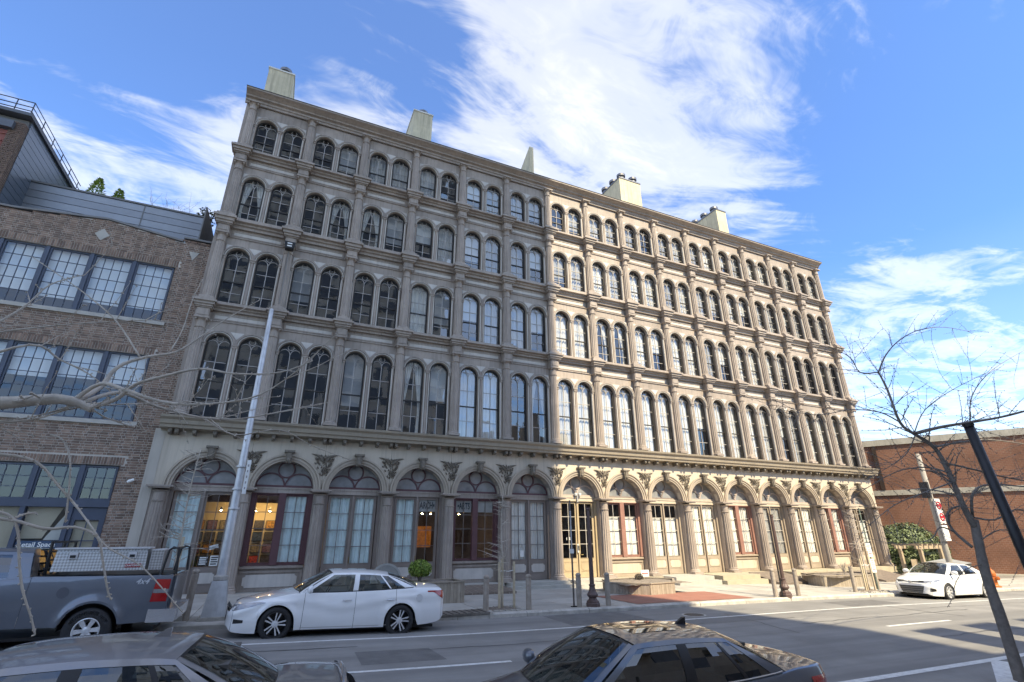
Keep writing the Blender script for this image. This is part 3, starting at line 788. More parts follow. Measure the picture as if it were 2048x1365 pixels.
# ------------------------------------------------------------------ chimneys and steps of the iron-front building
stucco=mat('chimney_stucco',(.60,.52,.37),.85,.14,.9,.3,30,streak=.6,dirt=(1.2,.35,(.38,.34,.25))); capw=mat('chimney_cap',(.62,.61,.57),.7,.08,2.); fluem=mat('flue_metal',(.20,.20,.21),.4,.15,5.,metal=.8)
def chimney(xa,xb,zt,yf=23.5,yb=26.5,flues=((.5,.15),),cap=True,taper=0.):
    mb=MB(); mb.add([(xa,yf,22.7),(xb,yf,22.7),(xb,yb,22.7),(xa,yb,22.7),(xa,yf,zt),(xb,yf,zt),(xb,yb,zt-taper),(xa,yb,zt-taper)],[(0,1,5,4),(1,2,6,5),(2,3,7,6),(3,0,4,7),(4,5,6,7)])
    c=mb.build('chimney',stucco,BL)
    if cap:
        mb=MB(); mb.box(xa-.04,xb+.04,yf-.04,yb+.04,zt,zt+.09); mb.build('cap',capw if flues and len(flues)==1 else fluem,c)
    for fx,fy in flues:
        x=xa+(xb-xa)*fx; y=yf+(yb-yf)*fy
        mb=MB(); mb.lathe([(.22,zt+.08),(.22,zt+.32),(.31,zt+.33),(.32,zt+.5),(.26,zt+.55),(.12,zt+.58),(0,zt+.59)],x,y,14); mb.build('flue_cap',fluem,c)
    return c
chimney(-3.8,-2.55,25.75,23.3,25.2,((.62,.2),))
chimney(4.15,5.3,26.3,23.5,26.0,((.55,.2),))
chimney(11.95,12.25,26.45,23.5,27.6,(),False,2.6)
chimney(19.2,21.05,26.3,23.5,27.5,((.2,.06),(.75,.06),(.14,.26),(.12,.5),(.12,.75)))
chimney(28.5,29.5,26.3,23.5,28.,((.3,.1),(.25,.32),(.25,.55),(.25,.78)))
def steps(xa,xb,n,m,yf,label,rise=None):
    s=thing('stone_steps',label,'steps',((xa+xb)/2,YC,SW((xa+xb)/2))); w=(xb-xa)/2
    h=ZB-SW((xa+xb)/2)+.01
    for k in range(n):
        mb=MB(); z1=h*(k+1)/n; y0=yf+.36*k-YC; mb.box(-w+.12*k,w-.12*k,y0,.44,-.15 if k==0 else h*k/n+.002,z1); mb.build('step',m,s)
    return s
steps(9.7,12.9,2,stone,21.5,'low grey stone steps in front of the curtained double doors')
steps(12.95,15.9,2,stone,21.2,'white stone steps below the tan entrance doors')
steps(18.3,21.0,2,stone,20.9,'grey stone steps right of the soil filled planter')
steps(21.05,23.9,2,buffstone,20.6,'buff stone steps behind the red paving')
steps(26.6,29.6,3,buffstone,20.5,'three buff steps rising behind the brown lamp post')
mb=MB(); mb.box(colx(0)-.3,9.6,YC-.5,YC+.6,-.45,ZB-.005)
s=thing('stone_threshold','long low stone threshold along the left shop fronts','threshold',(0,0,0)); mb.build('slab',stone,s)
mb=MB(); mb.box(15.95,colx(NB)+.6,YC-.42,YC+.6,-.9,ZB-.007); mb.build('slab',buffstone,s)
# wooden cellar hatches on the pavement
woodd=mat('weathered_deck_wood',(.20,.155,.125),.8,.2,6.,.4,60,dirt=(5.,.4,(.12,.095,.08)))
def hatch(xa,xb,ya,yb,za,zb,label,n=9):
    t=thing('cellar_hatch',label,'hatch',((xa+xb)/2,(ya+yb)/2,SW((xa+xb)/2)))
    w=(xb-xa)/n
    for k in range(n):
        mb=MB(); x0=-(xb-xa)/2+w*k; mb.add([(x0,-(yb-ya)/2,za),(x0+w-.015,-(yb-ya)/2,za),(x0+w-.015,(yb-ya)/2,zb),(x0,(yb-ya)/2,zb)],[(0,1,2,3)])
        mb.add([(x0,-(yb-ya)/2,-.1),(x0+w-.015,-(yb-ya)/2,-.1),(x0+w-.015,-(yb-ya)/2,za),(x0,-(yb-ya)/2,za)],[(0,1,2,3)])
        mb.build('plank',woodd,t)
    for s,x0 in((-1,-(xb-xa)/2),(1,(xb-xa)/2-.02)):
        mb=MB(); mb.prism([(-(yb-ya)/2,-.1),((yb-ya)/2,-.1),((yb-ya)/2,zb-.01),(-(yb-ya)/2,za-.01)],x0,x0+.02,'x'); mb.build('side_board',woodd,t)
hatch(6.5,9.3,20.2,22.0,.08,.2,'flat brown cellar hatch beside the planter with a round shrub')
hatch(24.0,26.4,19.9,21.9,.1,.5,'sloping wooden cellar hatch between two flights of buff steps')
hatch(32.4,35.4,19.9,21.9,.1,.5,'sloping wooden cellar hatch near the right corner of the building')

# ------------------------------------------------------------------ gallery things seen through the glass
rnd=random.Random(5)
picc=[(.02,.05,.04),(.35,.17,.04),(.45,.05,.03),(.18,.14,.08),(.03,.05,.09),(.06,.05,.05),(.32,.06,.05),(.15,.08,.12),(.4,.16,.1),(.05,.04,.03)]
dirs=['dark green','amber','red','tan','navy','black','crimson','purple','rust','umber']
k=0
nth=['first','second','third','fourth','fifth','sixth']
for r in range(4):
    for c_,xx in enumerate((-2.75,-2.3,-1.85,-1.0,-.55,-.1)):
        zz=1.22+.46*r; k=(r*7+c_*3+r*c_)%10
        p=thing('framed_picture',f'small {dirs[k]} picture, {nth[c_]} from the left in the {["lowest","second lowest","second","top"][r] if r!=2 else "second highest"} row of the gallery wall','picture',(xx,25.14,zz),0,'pictures on the gallery wall')
        mb=MB(); mb.box(-.185,.185,0,.04,-.185,.185); mb.build('frame',mat('picture_frame',(.02,.018,.015),.4,.1),p)
        mb=MB(); mb.box(-.16,.16,-.004,.002,-.16,.16); mb.build('canvas',mat('canvas_%d'%k,picc[k],.6,.8,14.),p)
def shop_lamp(x,y,z,e,rad=.06):
    t=thing('track_light',e,'lamp',(x,y,z),0,'lit spotlights inside the shops')
    mb=MB(); mb.lathe([(0,-.02),(rad*.8,0),(rad,.06),(rad*.5,.12),(.01,.13)],n=10); mb.build('shade',mat('lamp_grey',(.3,.3,.3),.5),t)
    mb=MB(); mb.lathe([(0,-.035),(rad*.7,-.025),(rad*.72,-.02)],n=10); mb.build('bulb',emis('bulb_glow',(1,.86,.6),40.),t)
for x,y,l in((-2.0,24.3,'lit spotlight behind the gallery door glass'),(-.75,24.5,'left lit spotlight behind the maroon gallery window'),(-.2,24.4,'right lit spotlight behind the maroon gallery window'),(6.4,24.6,'left lit spotlight under the ARCH lettering'),(6.9,24.9,'right lit spotlight under the ARCH lettering'),(7.8,24.6,'left lit spotlight under the ARTS lettering'),(8.3,24.8,'right lit spotlight under the ARTS lettering')): shop_lamp(x,y,3.15,l)
pl=bpy.data.lights.new('gallery_lamp','AREA'); pl.energy=5; pl.color=(1,.78,.48); pl.size=2.5; pl.size_y=.3; pl.shape='RECTANGLE'
po=bpy.data.objects.new('gallery_lamp',pl); COL.objects.link(po); po.location=(-.6,24.4,3.45); po.rotation_euler=(R_(25),0,0)
t=thing('orange_canvas','large orange picture at the back of the shop with ARCH lettering','picture',(6.4,26.8,2.1)); mb=MB(); mb.box(-1.1,1.1,0,.05,-.5,.5); mb.build('canvas',mat('orange_canvas',(.55,.2,.02),.6,.3,6.),t)
pl2=bpy.data.lights.new('shop_lamp','AREA'); pl2.energy=2.5; pl2.color=(1,.8,.55); pl2.size=1.2
po2=bpy.data.objects.new('shop_lamp',pl2); COL.objects.link(po2); po2.location=(7.2,25,3.6); po2.rotation_euler=(R_(20),0,0)
letm=mat('window_letter_navy',(.012,.025,.04),.5,0)
bandm=mat('lettering_backing',(.36,.37,.36),.7,.1,3.)
for xx in (colx(3)+b/2+.5,colx(4)+b/2-.53,colx(4)+b/2+.53):
    mb=MB(); mb.box(xx-.4,xx+.4,yd+.075,yd+.085,3.16,3.66); mb.build('sign_band',bandm,BL)
for s_,xx in (('ARCH•',colx(3)+b/2+.5),('•ARTS',colx(4)+b/2-.53)):
    o=lettering(s_,.40,letm,BL,(xx,yd+.055,3.41),bold=True); o.scale=(.56,1,1)
lettering('1  07',.17,mat('white_vinyl',(.8,.8,.8),.5,0),BL,(colx(6)+b/2-.5,yd+.018,1.98),bold=True)
# notices on the door glass
wpap=mat('notice_paper',(.75,.76,.74),.7,.02); blkp=mat('notice_black',(.02,.02,.02),.6,0)
for (x,z,w,h,m,txt,lab) in ((colx(0)+b/2+.40,1.30,.17,.17,blkp,'HOURS\nMON-SAT\n10-6','black opening hours notice on the gallery door'),(colx(0)+b/2+.76,1.30,.15,.18,wpap,'PLEASE\nRING','white notice with small print on the gallery door'),(colx(0)+b/2+.66,1.78,.15,.07,wpap,'CLOSED','small tilted closed sign hanging in the gallery door'),(colx(5)+b/2-.33,1.34,.1,.14,wpap,'','white paper notice taped inside the curtained door')):
    t=thing('door_notice',lab,'notice',(x,yd+.015,z)); mb=MB(); mb.box(-w,w,-.002,.002,-h,h); mb.build('sheet',m,t)
    if txt and txt!='CLOSED':
        for k in range(4):
            mb=MB(); mb.box(-w*.75,w*(.75-.2*(k%2)),-.004,-.0025,h*(.65-.42*k)-.02,h*(.65-.42*k)+.02); mb.build('print_line',wpap if m is blkp else blkp,t)
    elif txt: lettering(txt,.085,blkp,t,(0,-.004,0)); t.rotation_euler=(0,-.25,0)
t=thing('door_lock','white and black keypad lock on the tan entrance doors','lock',(colx(6)+b/2-.02,yd-.05,1.55))
mb=MB(); mb.box(-.06,.06,-.03,0,-.2,.2); mb.build('plate',wpap,t); mb=MB(); mb.box(-.045,.045,-.045,-.03,-.1,.12); mb.build('keypad',blkp,t)
mb=MB(); mb.tube([(.1,-.02,-.3),(.1,-.08,-.3),(.22,-.08,-.3)],.015,6); mb.build('lever',handm,t)
t=thing('entrance_floodlight','white twin floodlight under the arch above the tan doors','floodlight',(colx(6)+b/2,yd-.12,4.02))
mb=MB(); mb.box(-.04,.04,-.04,.04,-.3,.05); mb.build('bracket',mat('lamp_grey',(.3,.3,.3),.5),t)
for s in(-1,1): mb=MB(); mb.lathe([(.03,0),(.06,.02),(.085,.1),(.085,.13),(0,.135)],s*.12,-.06,10); mb.build('lamp_head',wpap,t)

# ------------------------------------------------------------------ brick building on the left
LB=thing('brick_loft_building','dark brick loft building with big navy steel windows left of the iron front','building',(0,0,0))
YL=22.9
brickm=[mat('brick_dark',(.16,.10,.076),.8,.25,6.,.3,80),mat('brick_mid',(.225,.14,.104),.8,.25,6.,.3,80),mat('brick_light',(.295,.19,.143),.8,.25,6.,.3,80)]
mortar=mat('pale_mortar',(.50,.44,.385),.9,.12,3.,.4,90)
navy=mat('navy_steel_paint',(.05,.065,.10),.45,.1,2.)
PAR=[(-18,14.2),(-11.1,14.2),(-8.12,14.48),(-5.4,14.12),(-5.38,14.3),(-4.3,14.3)]
def parz(x): return interp(x,[p[0] for p in PAR],[p[1] for p in PAR])
OPEN=[(-12.45,-5.4,10.32,12.87),(-12.45,-5.4,6.2,8.87),(-12.45,-5.43,.1,4.58)]
def inopen(x0,x1,z0,z1,pad=0.):
    return any(x1>a-pad and x0<c+pad and z1>d-pad and z0<e+pad for a,c,d,e in OPEN)
# mortar backing: piers and spandrels
mb=MB()
for x0,x1,z0,z1 in ((-18,-12.45,-.4,14.15),(-5.4,-4.58,-.4,14.1),(-4.58,-4.29,5.98,14.1),(-12.45,-5.4,4.58,6.2),(-12.45,-5.4,8.87,10.32),(-12.45,-5.4,12.87,14.1)): mb.box(x0,x1,YL,YL+.35,z0,z1)
mb.prism([(-11.1,14.09),(-5.4,14.09),(-8.12,14.46)],YL,YL+.3)
lw=mb.build('wall',mortar,LB)
bricks=MB(); near_b=[]
co=.0915; zz=-.1; row=0
bh=co-.019
shared={}
while zz<14.5:
    x=-12.2 if zz<14.5 else 0; x=-17.9 if False else -13.6
    x+= (0 if row%2 else .17)
    k=row%2
    while x<(-4.6 if zz<5.95 else -4.32):
        L=.235 if k%2==0 else .105
        x1=min(x+L,-4.585 if zz<5.95 else -4.30); xn=x1
        for a_,c_,d_,e_ in OPEN:
            if zz<e_ and zz+bh>d_ and x<c_<x1: x=c_+.004
        soldier=any(a-.1<(x+x1)/2<c+.1 and e<=zz+bh*.5<e+.30 for a,c,d,e in OPEN)
        if x1-x>.03 and not inopen(x,x1,zz,zz+bh) and not soldier and zz+bh<parz((x+x1)/2) and zz+bh>0:
            ci=rnd.choice((0,0,1,1,1,2)) if zz>5 else rnd.choice((0,1,1,2,2))
            p=rnd.uniform(.006,.014)
            if x>-5.5 and zz<3.9 and len(near_b)<300 and zz>.6: near_b.append((x,x1,zz,ci,p))
            else: bricks.mat(ci).box(x,x1,YL-p,YL,zz,zz+bh)
        x=xn+.019; k+=1
    zz+=co; row+=1
for a,c,d,e in OPEN:
    x=a-.08
    while x<c+.06:
        for q in range(1): bricks.mat(rnd.choice((0,0,1,2))).box(x,x+.068,YL-rnd.uniform(.008,.016),YL,e+.012,e+.285)
        x+=.088
o=bricks.build('brickwork',brickm,lw); o['kind']='stuff'
for x,x1,z,ci,p in near_b:
    key=(round(x1-x,3),ci)
    if key not in shared:
        m_=MB(); m_.box(0,x1-x,-.014,0,0,bh,.003); shared[key]=m_.mesh('brick',brickm[ci])
    obj('brick',shared[key],lw,(x,YL-.001+rnd.uniform(-.001,.004),z))
# stone sills, coping, ornaments
stn=mat('pale_sill_stone',(.42,.39,.35),.8,.12,3.,.3,60)
mb=MB(); mb.box(-12.6,-5.25,YL-.09,YL+.2,10.16,10.31); mb.build('sill',stn,LB)
mb=MB(); mb.box(-12.6,-5.25,YL-.09,YL+.2,6.04,6.19); mb.build('sill',stn,LB)
cp=mat('parapet_coping',(.17,.165,.165),.6,.1,3.)
for (xa,za),(xb,zb) in zip(PAR[:-1],PAR[1:]):
    if xb-xa<.1: continue
    mb=MB(); mb.add([(xa,YL-.06,za),(xb,YL-.06,zb),(xb,YL+.4,zb),(xa,YL+.4,za),(xa,YL-.06,za+.08),(xb,YL-.06,zb+.08),(xb,YL+.4,zb+.08),(xa,YL+.4,za+.08)],[(0,1,5,4),(1,2,6,5),(2,3,7,6),(3,0,4,7),(4,5,6,7),(3,2,1,0)]); mb.build('coping',cp,LB)
mb=MB(); mb.prism([(-8.17,13.47),(-7.92,13.75),(-8.17,14.03),(-8.42,13.75)],YL-.03,YL+.0); mb.build('diamond_stone',stn,LB)
mb=MB(); mb.prism([(-4.88,13.3),(-4.68,13.72),(-5.08,13.72)],YL-.03,YL); mb.build('triangle_stone',stn,LB)
t=thing('security_camera','small white security camera on the brick pier','camera',(-4.92,YL-.02,4.05)); mb=MB(); mb.tube([(0,0,0),(0,-.08,.0),(-.04,-.12,-.02)],.02,6); mb.build('arm',wpap,t); mb=MB(); mb.tube([(.06,-.12,.04),(-.06,-.14,-.02),(-.13,-.15,-.06)],[.05,.06,.04],8); mb.build('housing',wpap,t)
lglass=glassmat('loft_glass',(.9,.92,.92),1.55,.0012,1.1)
blind=mat('roller_blind',(.82,.84,.84),.8,.03,2.)
def steel_window(xa,xb,za,zb,nc,nr,blindfrac,flip=0):
    w=thing_part('window',LB,((xa+xb)/2,YL+.12,za)); 
    mb=MB(); W=(xb-xa)/2; H=zb-za; s=.07
    mb.box(-W,-W+s,-.03,.06,0,H); mb.box(W-s,W,-.03,.06,0,H); mb.box(-W+s,W-s,-.03,.06,0,s); mb.box(-W+s,W-s,-.03,.06,H-s,H)
    t=.022
    for c in range(1,nc): x=-W+s+(2*W-2*s)*c/nc; mb.box(x-t/2,x+t/2,-.01,.03,s,H-s)
    for r in range(1,nr): z=s+(H-2*s)*r/nr; mb.box(-W+s,W-s,-.008,.028,z-t/2,z+t/2)
    mb.build('sash',navy,w)
    pw=(2*W-2*s)/nc; ph=(H-2*s)/nr; pm=MB().add([(0,0,0),(pw,0,0),(pw,0,ph),(0,0,ph)],[(0,1,2,3)]).mesh('pane',lglass)
    for c in range(nc):
        for r in range(nr):
            o=obj('pane',pm,w,(-W+s+pw*c,.015,s+ph*r)); o.rotation_euler=(rnd.gauss(0,.004),0,rnd.gauss(0,.004))
    if blindfrac>0:
        mb=MB(); mb.box(-W+.03,W-.03,.2,.21,H*(1-blindfrac),H); mb.build('blind',blind,w)
    return w
def thing_part(name,parent,loc):
    o=bpy.data.objects.new(name,None); COL.objects.link(o); o.parent=parent; o.location=loc; o.empty_display_size=.1; return o
for (za,zb,bf) in ((10.32,12.87,(.78,.76,.8,.8)),(6.2,8.87,(.45,.5,.45,.42))):
    ed=[-12.45,-11.08,-9.68,-8.26,-6.84,-5.4]
    for k in range(5):
        steel_window(ed[k]+.05,ed[k+1]-.05,za,zb,4,5,bf[k%4])
    for x in ed[1:-1]:
        mb=MB(); mb.box(x-.055,x+.055,YL+.04,YL+.2,za,zb); mb.build('mullion',navy,LB)
for xa,xb in((-10.3,-9.1),(-9.1,-7.8),(-7.8,-6.5),(-6.5,-5.43)): steel_window(xa+.06,xb-.04,3.35,4.55,3,3,0)
mb=MB(); mb.box(-12.4,-5.43,YL+.02,YL+.25,3.12,3.36); mb.build('transom',navy,LB)
for x in(-9.1,-7.8,-6.5): mb=MB(); mb.box(x-.07,x+.07,YL+.04,YL+.25,.1,4.56); mb.build('mullion',navy,LB)
kraft=mat('brown_paper',(.50,.43,.32),.85,.08,2.)
for xa,xb in((-12.4,-9.1),(-9.03,-7.87),(-7.73,-6.57)):
    mb=MB(); mb.add([(xa,YL+.16,.6),(xb,YL+.16,.6),(xb,YL+.16,3.12),(xa,YL+.16,3.12)],[(0,1,2,3)]); mb.build('pane',lglass,LB)
    mb=MB(); mb.box(xa,xb,YL+.08,YL+.2,.1,.6); mb.build('stall_riser',navy,LB)
mb=MB(); mb.box(-9.0,-7.9,YL+.24,YL+.25,.7,3.1); mb.build('window_paper',kraft,LB)
mb=MB(); mb.prism([(-7.7,2.1),(-7.1,2.1),(-6.75,3.1),(-7.7,3.1)],YL+.24,YL+.25); mb.build('window_paper',kraft,LB)
mb=MB(); mb.prism([(-7.05,2.05),(-6.6,2.05),(-6.6,2.95)],YL+.22,YL+.225); mb.build('window_paper',mat('torn_paper',(.6,.6,.56),.85,.05),LB)
t=thing('letting_sign','blue sign reading Retail Space Available in the brick building window','sign',(-7.15,YL+.13,1.7)); mb=MB(); mb.box(-.56,.56,0,.01,-.55,.33); mb.build('board',mat('sign_blue',(.03,.07,.13),.5,.05),t)
lettering('Retail Space\nAvailable',.21,wpap,t,(0,-.006,.1),bold=True)
# glazed door
D=thing_part('door',LB,(-5.96,YL+.1,.15)); mb=MB(); mb.box(-.5,-.34,0,.07,0,2.95); mb.box(.34,.5,0,.07,0,2.95); mb.box(-.34,.34,0,.07,0,.5); mb.box(-.34,.34,0,.07,2.55,2.95)
mb.box(-.015,.015,.01,.05,.5,2.55)
for z in(1.18,1.87): mb.box(-.34,.34,.01,.05,z-.015,z+.015)
mb.build('leaf',navy,D)
for c in range(2):
    for r in range(3): o=MB().add([(0,0,0),(.34,0,0),(.34,0,.683),(0,0,.683)],[(0,1,2,3)]).build('pane',lglass,D,(-.34+.34*c,.035,.5+.683*r))
mb=MB(); mb.box(-.34,.34,.12,.13,.5,2.5); mb.build('window_paper',kraft,D)
mb=MB(); mb.box(-18,-4.6,27,27.1,0,14); mb.box(-18,-4.6,YL+.4,27,5.1,5.3); mb.box(-18,-4.6,YL+.4,27,9.5,9.7); mb.box(-18,-4.6,YL+.4,27,13.4,13.5); mb.box(-4.62,-4.58,YL+.3,27,0,14);mb.build('interior_walls',roomd,LB)
# metal rooftop screen of horizontal boards
sidm=[mat('grey_siding',(.27,.28,.30),.42,.08,1.2,metal=.3),mat('grey_siding_b',(.24,.25,.27),.42,.08,1.2,metal=.3)]
ys=24.6
for k in range(7):
    za=14.0+.36*k
    mb=MB(); mb.box(-12.2,-5.0 if k<8 else -5,ys-.0,ys+.1,za,za+.335); mb.build('siding_board',sidm[k%2],LB)
mb=MB(); mb.box(-12.2,-4.9,ys-.04,ys+.15,16.52,16.6); mb.build('screen_cap',cp,LB)
mb=MB(); mb.box(-12.2,-4.9,ys+.1,ys+.14,13.6,16.5); mb.box(-12.2,-4.9,ys+.14,34,16.3,16.35); mb.box(-4.95,-4.9,YL+.3,34,12.5,16.3);mb.build('screen_back',cp,LB)
for u_ in (-7.6,): mb=MB(); mb.box(u_-.02,u_+.02,ys-.02,ys,14,16.5); mb.build('seam',cp,LB)
# taller corner block with blue-grey siding
TB=thing('corner_block','tall red brick block with blue grey metal side wall at the far left','building',(0,0,0))
xt=-11.75
tbrick=mat('red_corner_brick',(.27,.085,.07),.8,.2,5.,.3,60)
mb=MB(); mb.box(-20,xt-.45,YL-.1,29,14.25,17.6); mb.build('wall',tbrick,TB)
qb=MB()
z=14.25; r=0
while z<18.1:
    for k,(xa,xb) in enumerate(((xt-.45,xt-.24),(xt-.22,xt-.02)) if r%2 else ((xt-.45,xt-.36),(xt-.34,xt-.12),(xt-.1,xt-.02))): qb.box(xa,xb,YL-.13,YL+.2,z,z+.07)
    z+=.092; r+=1
q=qb.build('quoin_bricks',brickm[0],TB); q['kind']='stuff'
mb=MB(); mb.box(xt-.45,xt-.03,YL-.1,YL+.3,14.25,18.1); mb.build('quoin_backing',mortar,TB)
for k in range(4):
    for j in range(3):
        mb=MB(); mb.box(xt-1.6-.62*k,xt-1.45-.62*k,YL-.16,YL-.09,14.6+.8*j,14.85+.8*j); mb.build('recess_block',blk,TB)
for k in range(9):
    mb=MB(); mb.box(-20,xt-.5,YL-.14,YL-.1,14.5+.36*k,14.56+.36*k); mb.build('brick_band',tbrick,TB)
sb=mat('blue_grey_siding',(.15,.185,.225),.35,.08,.8,metal=.4)
for k in range(15):
    za=14.0+.30*k; mb=MB(); mb.add([(xt,YL+.2,za),(xt,28.6,za),(xt,28.6,za+.28),(xt,YL+.2,za+.28),(xt-.1,YL+.2,za),(xt-.1,28.6,za),(xt-.1,28.6,za+.28),(xt-.1,YL+.2,za+.28)],[(0,1,2,3),(4,0,3,7),(3,2,6,7),(1,0,4,5)]); mb.build('siding_board',sb,TB)
mb=MB(); mb.box(xt-8,xt-.06,YL+.1,28.6,13.9,18.4); mb.build('core',cp,TB)
mb=MB(); mb.box(-20,xt+.1,YL-.25,28.7,18.45,18.6); mb.box(-20,xt-.3,YL-.3,YL-.1,17.65,18.0);mb.build('cornice',mat('dark_cornice',(.09,.1,.12),.5,.1,3.),TB)
rail=mat('railing_black',(.025,.03,.04),.4,0)
mb=MB()
for z in (18.75,18.95,19.2): mb.tube([(-20,YL-.15,z),(xt,YL-.15,z),(xt,28.6,z)],.022,6)
for p in [(-20+1.1*k,YL-.15) for k in range(8)]+[(xt,YL-.15+1.1*k) for k in range(6)]: mb.tube([(p[0],p[1],18.6),(p[0],p[1],19.2)],.02,6)
mb.build('railing',rail,TB)
# ------------------------------------------------------------------ brick building on the right
def brickmat(name,c1,c2,mort,scale,bw=.5,rh=.25):
    m=bpy.data.materials.new(name); m.use_nodes=True; MATS[name]=m; t=NT(m.node_tree); B=m.node_tree.nodes['Principled BSDF']
    tc=t.n('ShaderNodeTexCoord').outputs['Object']; sp=t.n('ShaderNodeSeparateXYZ',{0:tc}); cv=t.n('ShaderNodeCombineXYZ',{0:t.math('ADD',sp.outputs[0],sp.outputs[1]),1:sp.outputs[2],2:0.}).outputs[0]
    br=t.n('ShaderNodeTexBrick',{'Vector':cv,'Color1':tuple(c1)+(1,),'Color2':tuple(c2)+(1,),'Mortar':tuple(mort)+(1,),'Scale':scale,'Mortar Size':.02,'Brick Width':bw,'Row Height':rh,'Bias':-.2})
    n=t.noise(tc,.35,5,.65); n2=t.noise(tc,1.6,4,.6)
    c=t.mix(t.ramp(n,[(.45,0.),(.66,.6)]),br.outputs[0],tuple(x*.38 for x in c1)); c=t.mix(t.math('MULTIPLY',n2,.35),c,c2)
    t.link(c,B.inputs['Base Color']); B.inputs['Roughness'].default_value=.9
    bp=t.n('ShaderNodeBump',{'Strength':.5,'Distance':.01,'Height':br.outputs[1]},invert=True); t.link(bp.outputs[0],B.inputs['Normal'])
    return m
RB=thing('red_brick_warehouse','low red brick building with pale stone bands behind the right hand tree','building',(47,24,0),R_(-58))
rbm=brickmat('old_red_brick',(.20,.085,.055),(.255,.108,.068),(.33,.235,.185),2.0)
bst=mat('band_stone',(.40,.37,.32),.85,.15,1.5,.3,30,streak=.4)
mb=MB(); mb.box(-9,26,0,12,-1.6,9.1); mb.build('wall',rbm,RB)
mb=MB(); mb.box(-9.1,26.1,-.12,12.1,9.1,9.6); mb.build('coping',bst,RB)
mb=MB(); mb.box(-9.1,26.1,-.10,.0,5.1,5.5); mb.build('stone_band',bst,RB)
mb=MB(); mb.box(-9,26,-.5,0,-1.6,-.55); mb.build('kerb_base',mat('pale_base',(.5,.47,.4),.85,.15,2.),RB)
mb=MB(); mb.box(-2.9,-2.6,-.15,0,5.55,9.0); mb.build('dark_pipe_recess',mat('near_black_brown',(.035,.02,.016),.9,.2,2.),RB)  # near-black box on the wall face
# ------------------------------------------------------------------ buildings behind the viewer that shade the street
OT=thing('tower_behind_viewer','tall office tower behind the viewer whose shadow covers half the facade','building',(0,0,0))
om_=mat('tower_concrete',(.58,.55,.51),.8,.1,.3); ow=mat('tower_glass',(.12,.14,.17),.12,.1,.3)  # concrete made pale so the unseen tower bounces light into the street
mb=MB(); mb.box(-12,21.0,-46,-25,-.5,84); mb.build('wall',om_,OT)
for k in range(20):
    mb=MB(); mb.box(-11.6,20.6,-24.99,-24.9,4+4*k,6.2+4*k); mb.build('window_band',ow,OT)
for k in range(9):
    mb=MB(); mb.box(-11.5+3.9*k,-10.9+3.9*k,-24.89,-24.8,3,83); mb.build('pier',om_,OT)
NR=thing('brick_row_behind_viewer','three storey brick row behind the viewer, made pale to bounce light','building',(0,0,0))
nrb=brickmat('near_row_bounce_brick',(.58,.50,.42),(.64,.56,.47),(.62,.58,.52),2.2)  # tone made pale so the unseen row brightens the shaded street
mb=MB(); mb.box(8,70,-16,-3.3,-1.6,10.3); mb.build('wall',nrb,NR)
mb=MB(); mb.box(-36,7.9,-12,-3.3,-1.6,4.6); mb.build('low_wing',nrb,NR)  # unseen wing, kept low to open the sky over the left street
mb=MB(); mb.box(7.8,70.2,-3.9,-3.05,10.3,10.6); mb.build('cornice',bst,NR)
for x0,w in((18.2,1.4),(20.6,1.5),(23.6,1.5),(27.5,1.3)):
    mb=MB(); mb.box(x0,x0+w,-4.2,-3.4,10.3,13.3); mb.build('chimney',nrb,NR)
wmesh=MB(); wmesh.box(-.5,.5,-.0,.06,0,1.8); wme_=wmesh.mesh('window',ow); smm=MB().box(-.6,.6,-.0,.14,-.15,0).mesh('sill',bst)
for x in range(-34,70,3):
    for z in((1.0,4.8,8.6) if x>8 else (1.0,)): wo=obj('window',wme_,NR,(x,-3.3,z)); obj('sill',smm,wo)
# ------------------------------------------------------------------ vehicles
def carpaint(name,col,metal=.0,rough=.35,flake=.0,var=.04):
    m=mat(name,col,rough,var,1.5,0,1,metal,spec=.5,coat=1.); return m
cglass=glassmat('car_glass',(.45,.52,.50),1.7); cglass_d=glassmat('car_glass_tinted',(.10,.11,.12),1.75)
rubber=mat('tyre_rubber',(.022,.022,.024),.75,.2,20.,.3,80); trimk=mat('black_trim',(.012,.012,.014),.4,.1,5.); chrome=mat('chrome',(.8,.8,.81),.2,.03,5.,metal=.8); alloy=mat('alloy',(.72,.72,.73),.3,.06,9.,metal=.35); alloyk=mat('alloy_black',(.02,.02,.022),.35,.05)
redlens=mat('red_lens',(.42,.01,.012),.15,.1,6.,coat=1.); clearlens=mat('clear_lens',(.30,.31,.33),.12,.3,9.,metal=.4,coat=1.); amber=mat('amber_lens',(.6,.16,.02),.2,.1)
seatm=mat('seat_grey',(.09,.085,.08),.8,.1,6.); seamk=mat('panel_gap',(.015,.015,.016),.8,0)
plate=mat('number_plate',(.55,.55,.5),.5,.1)
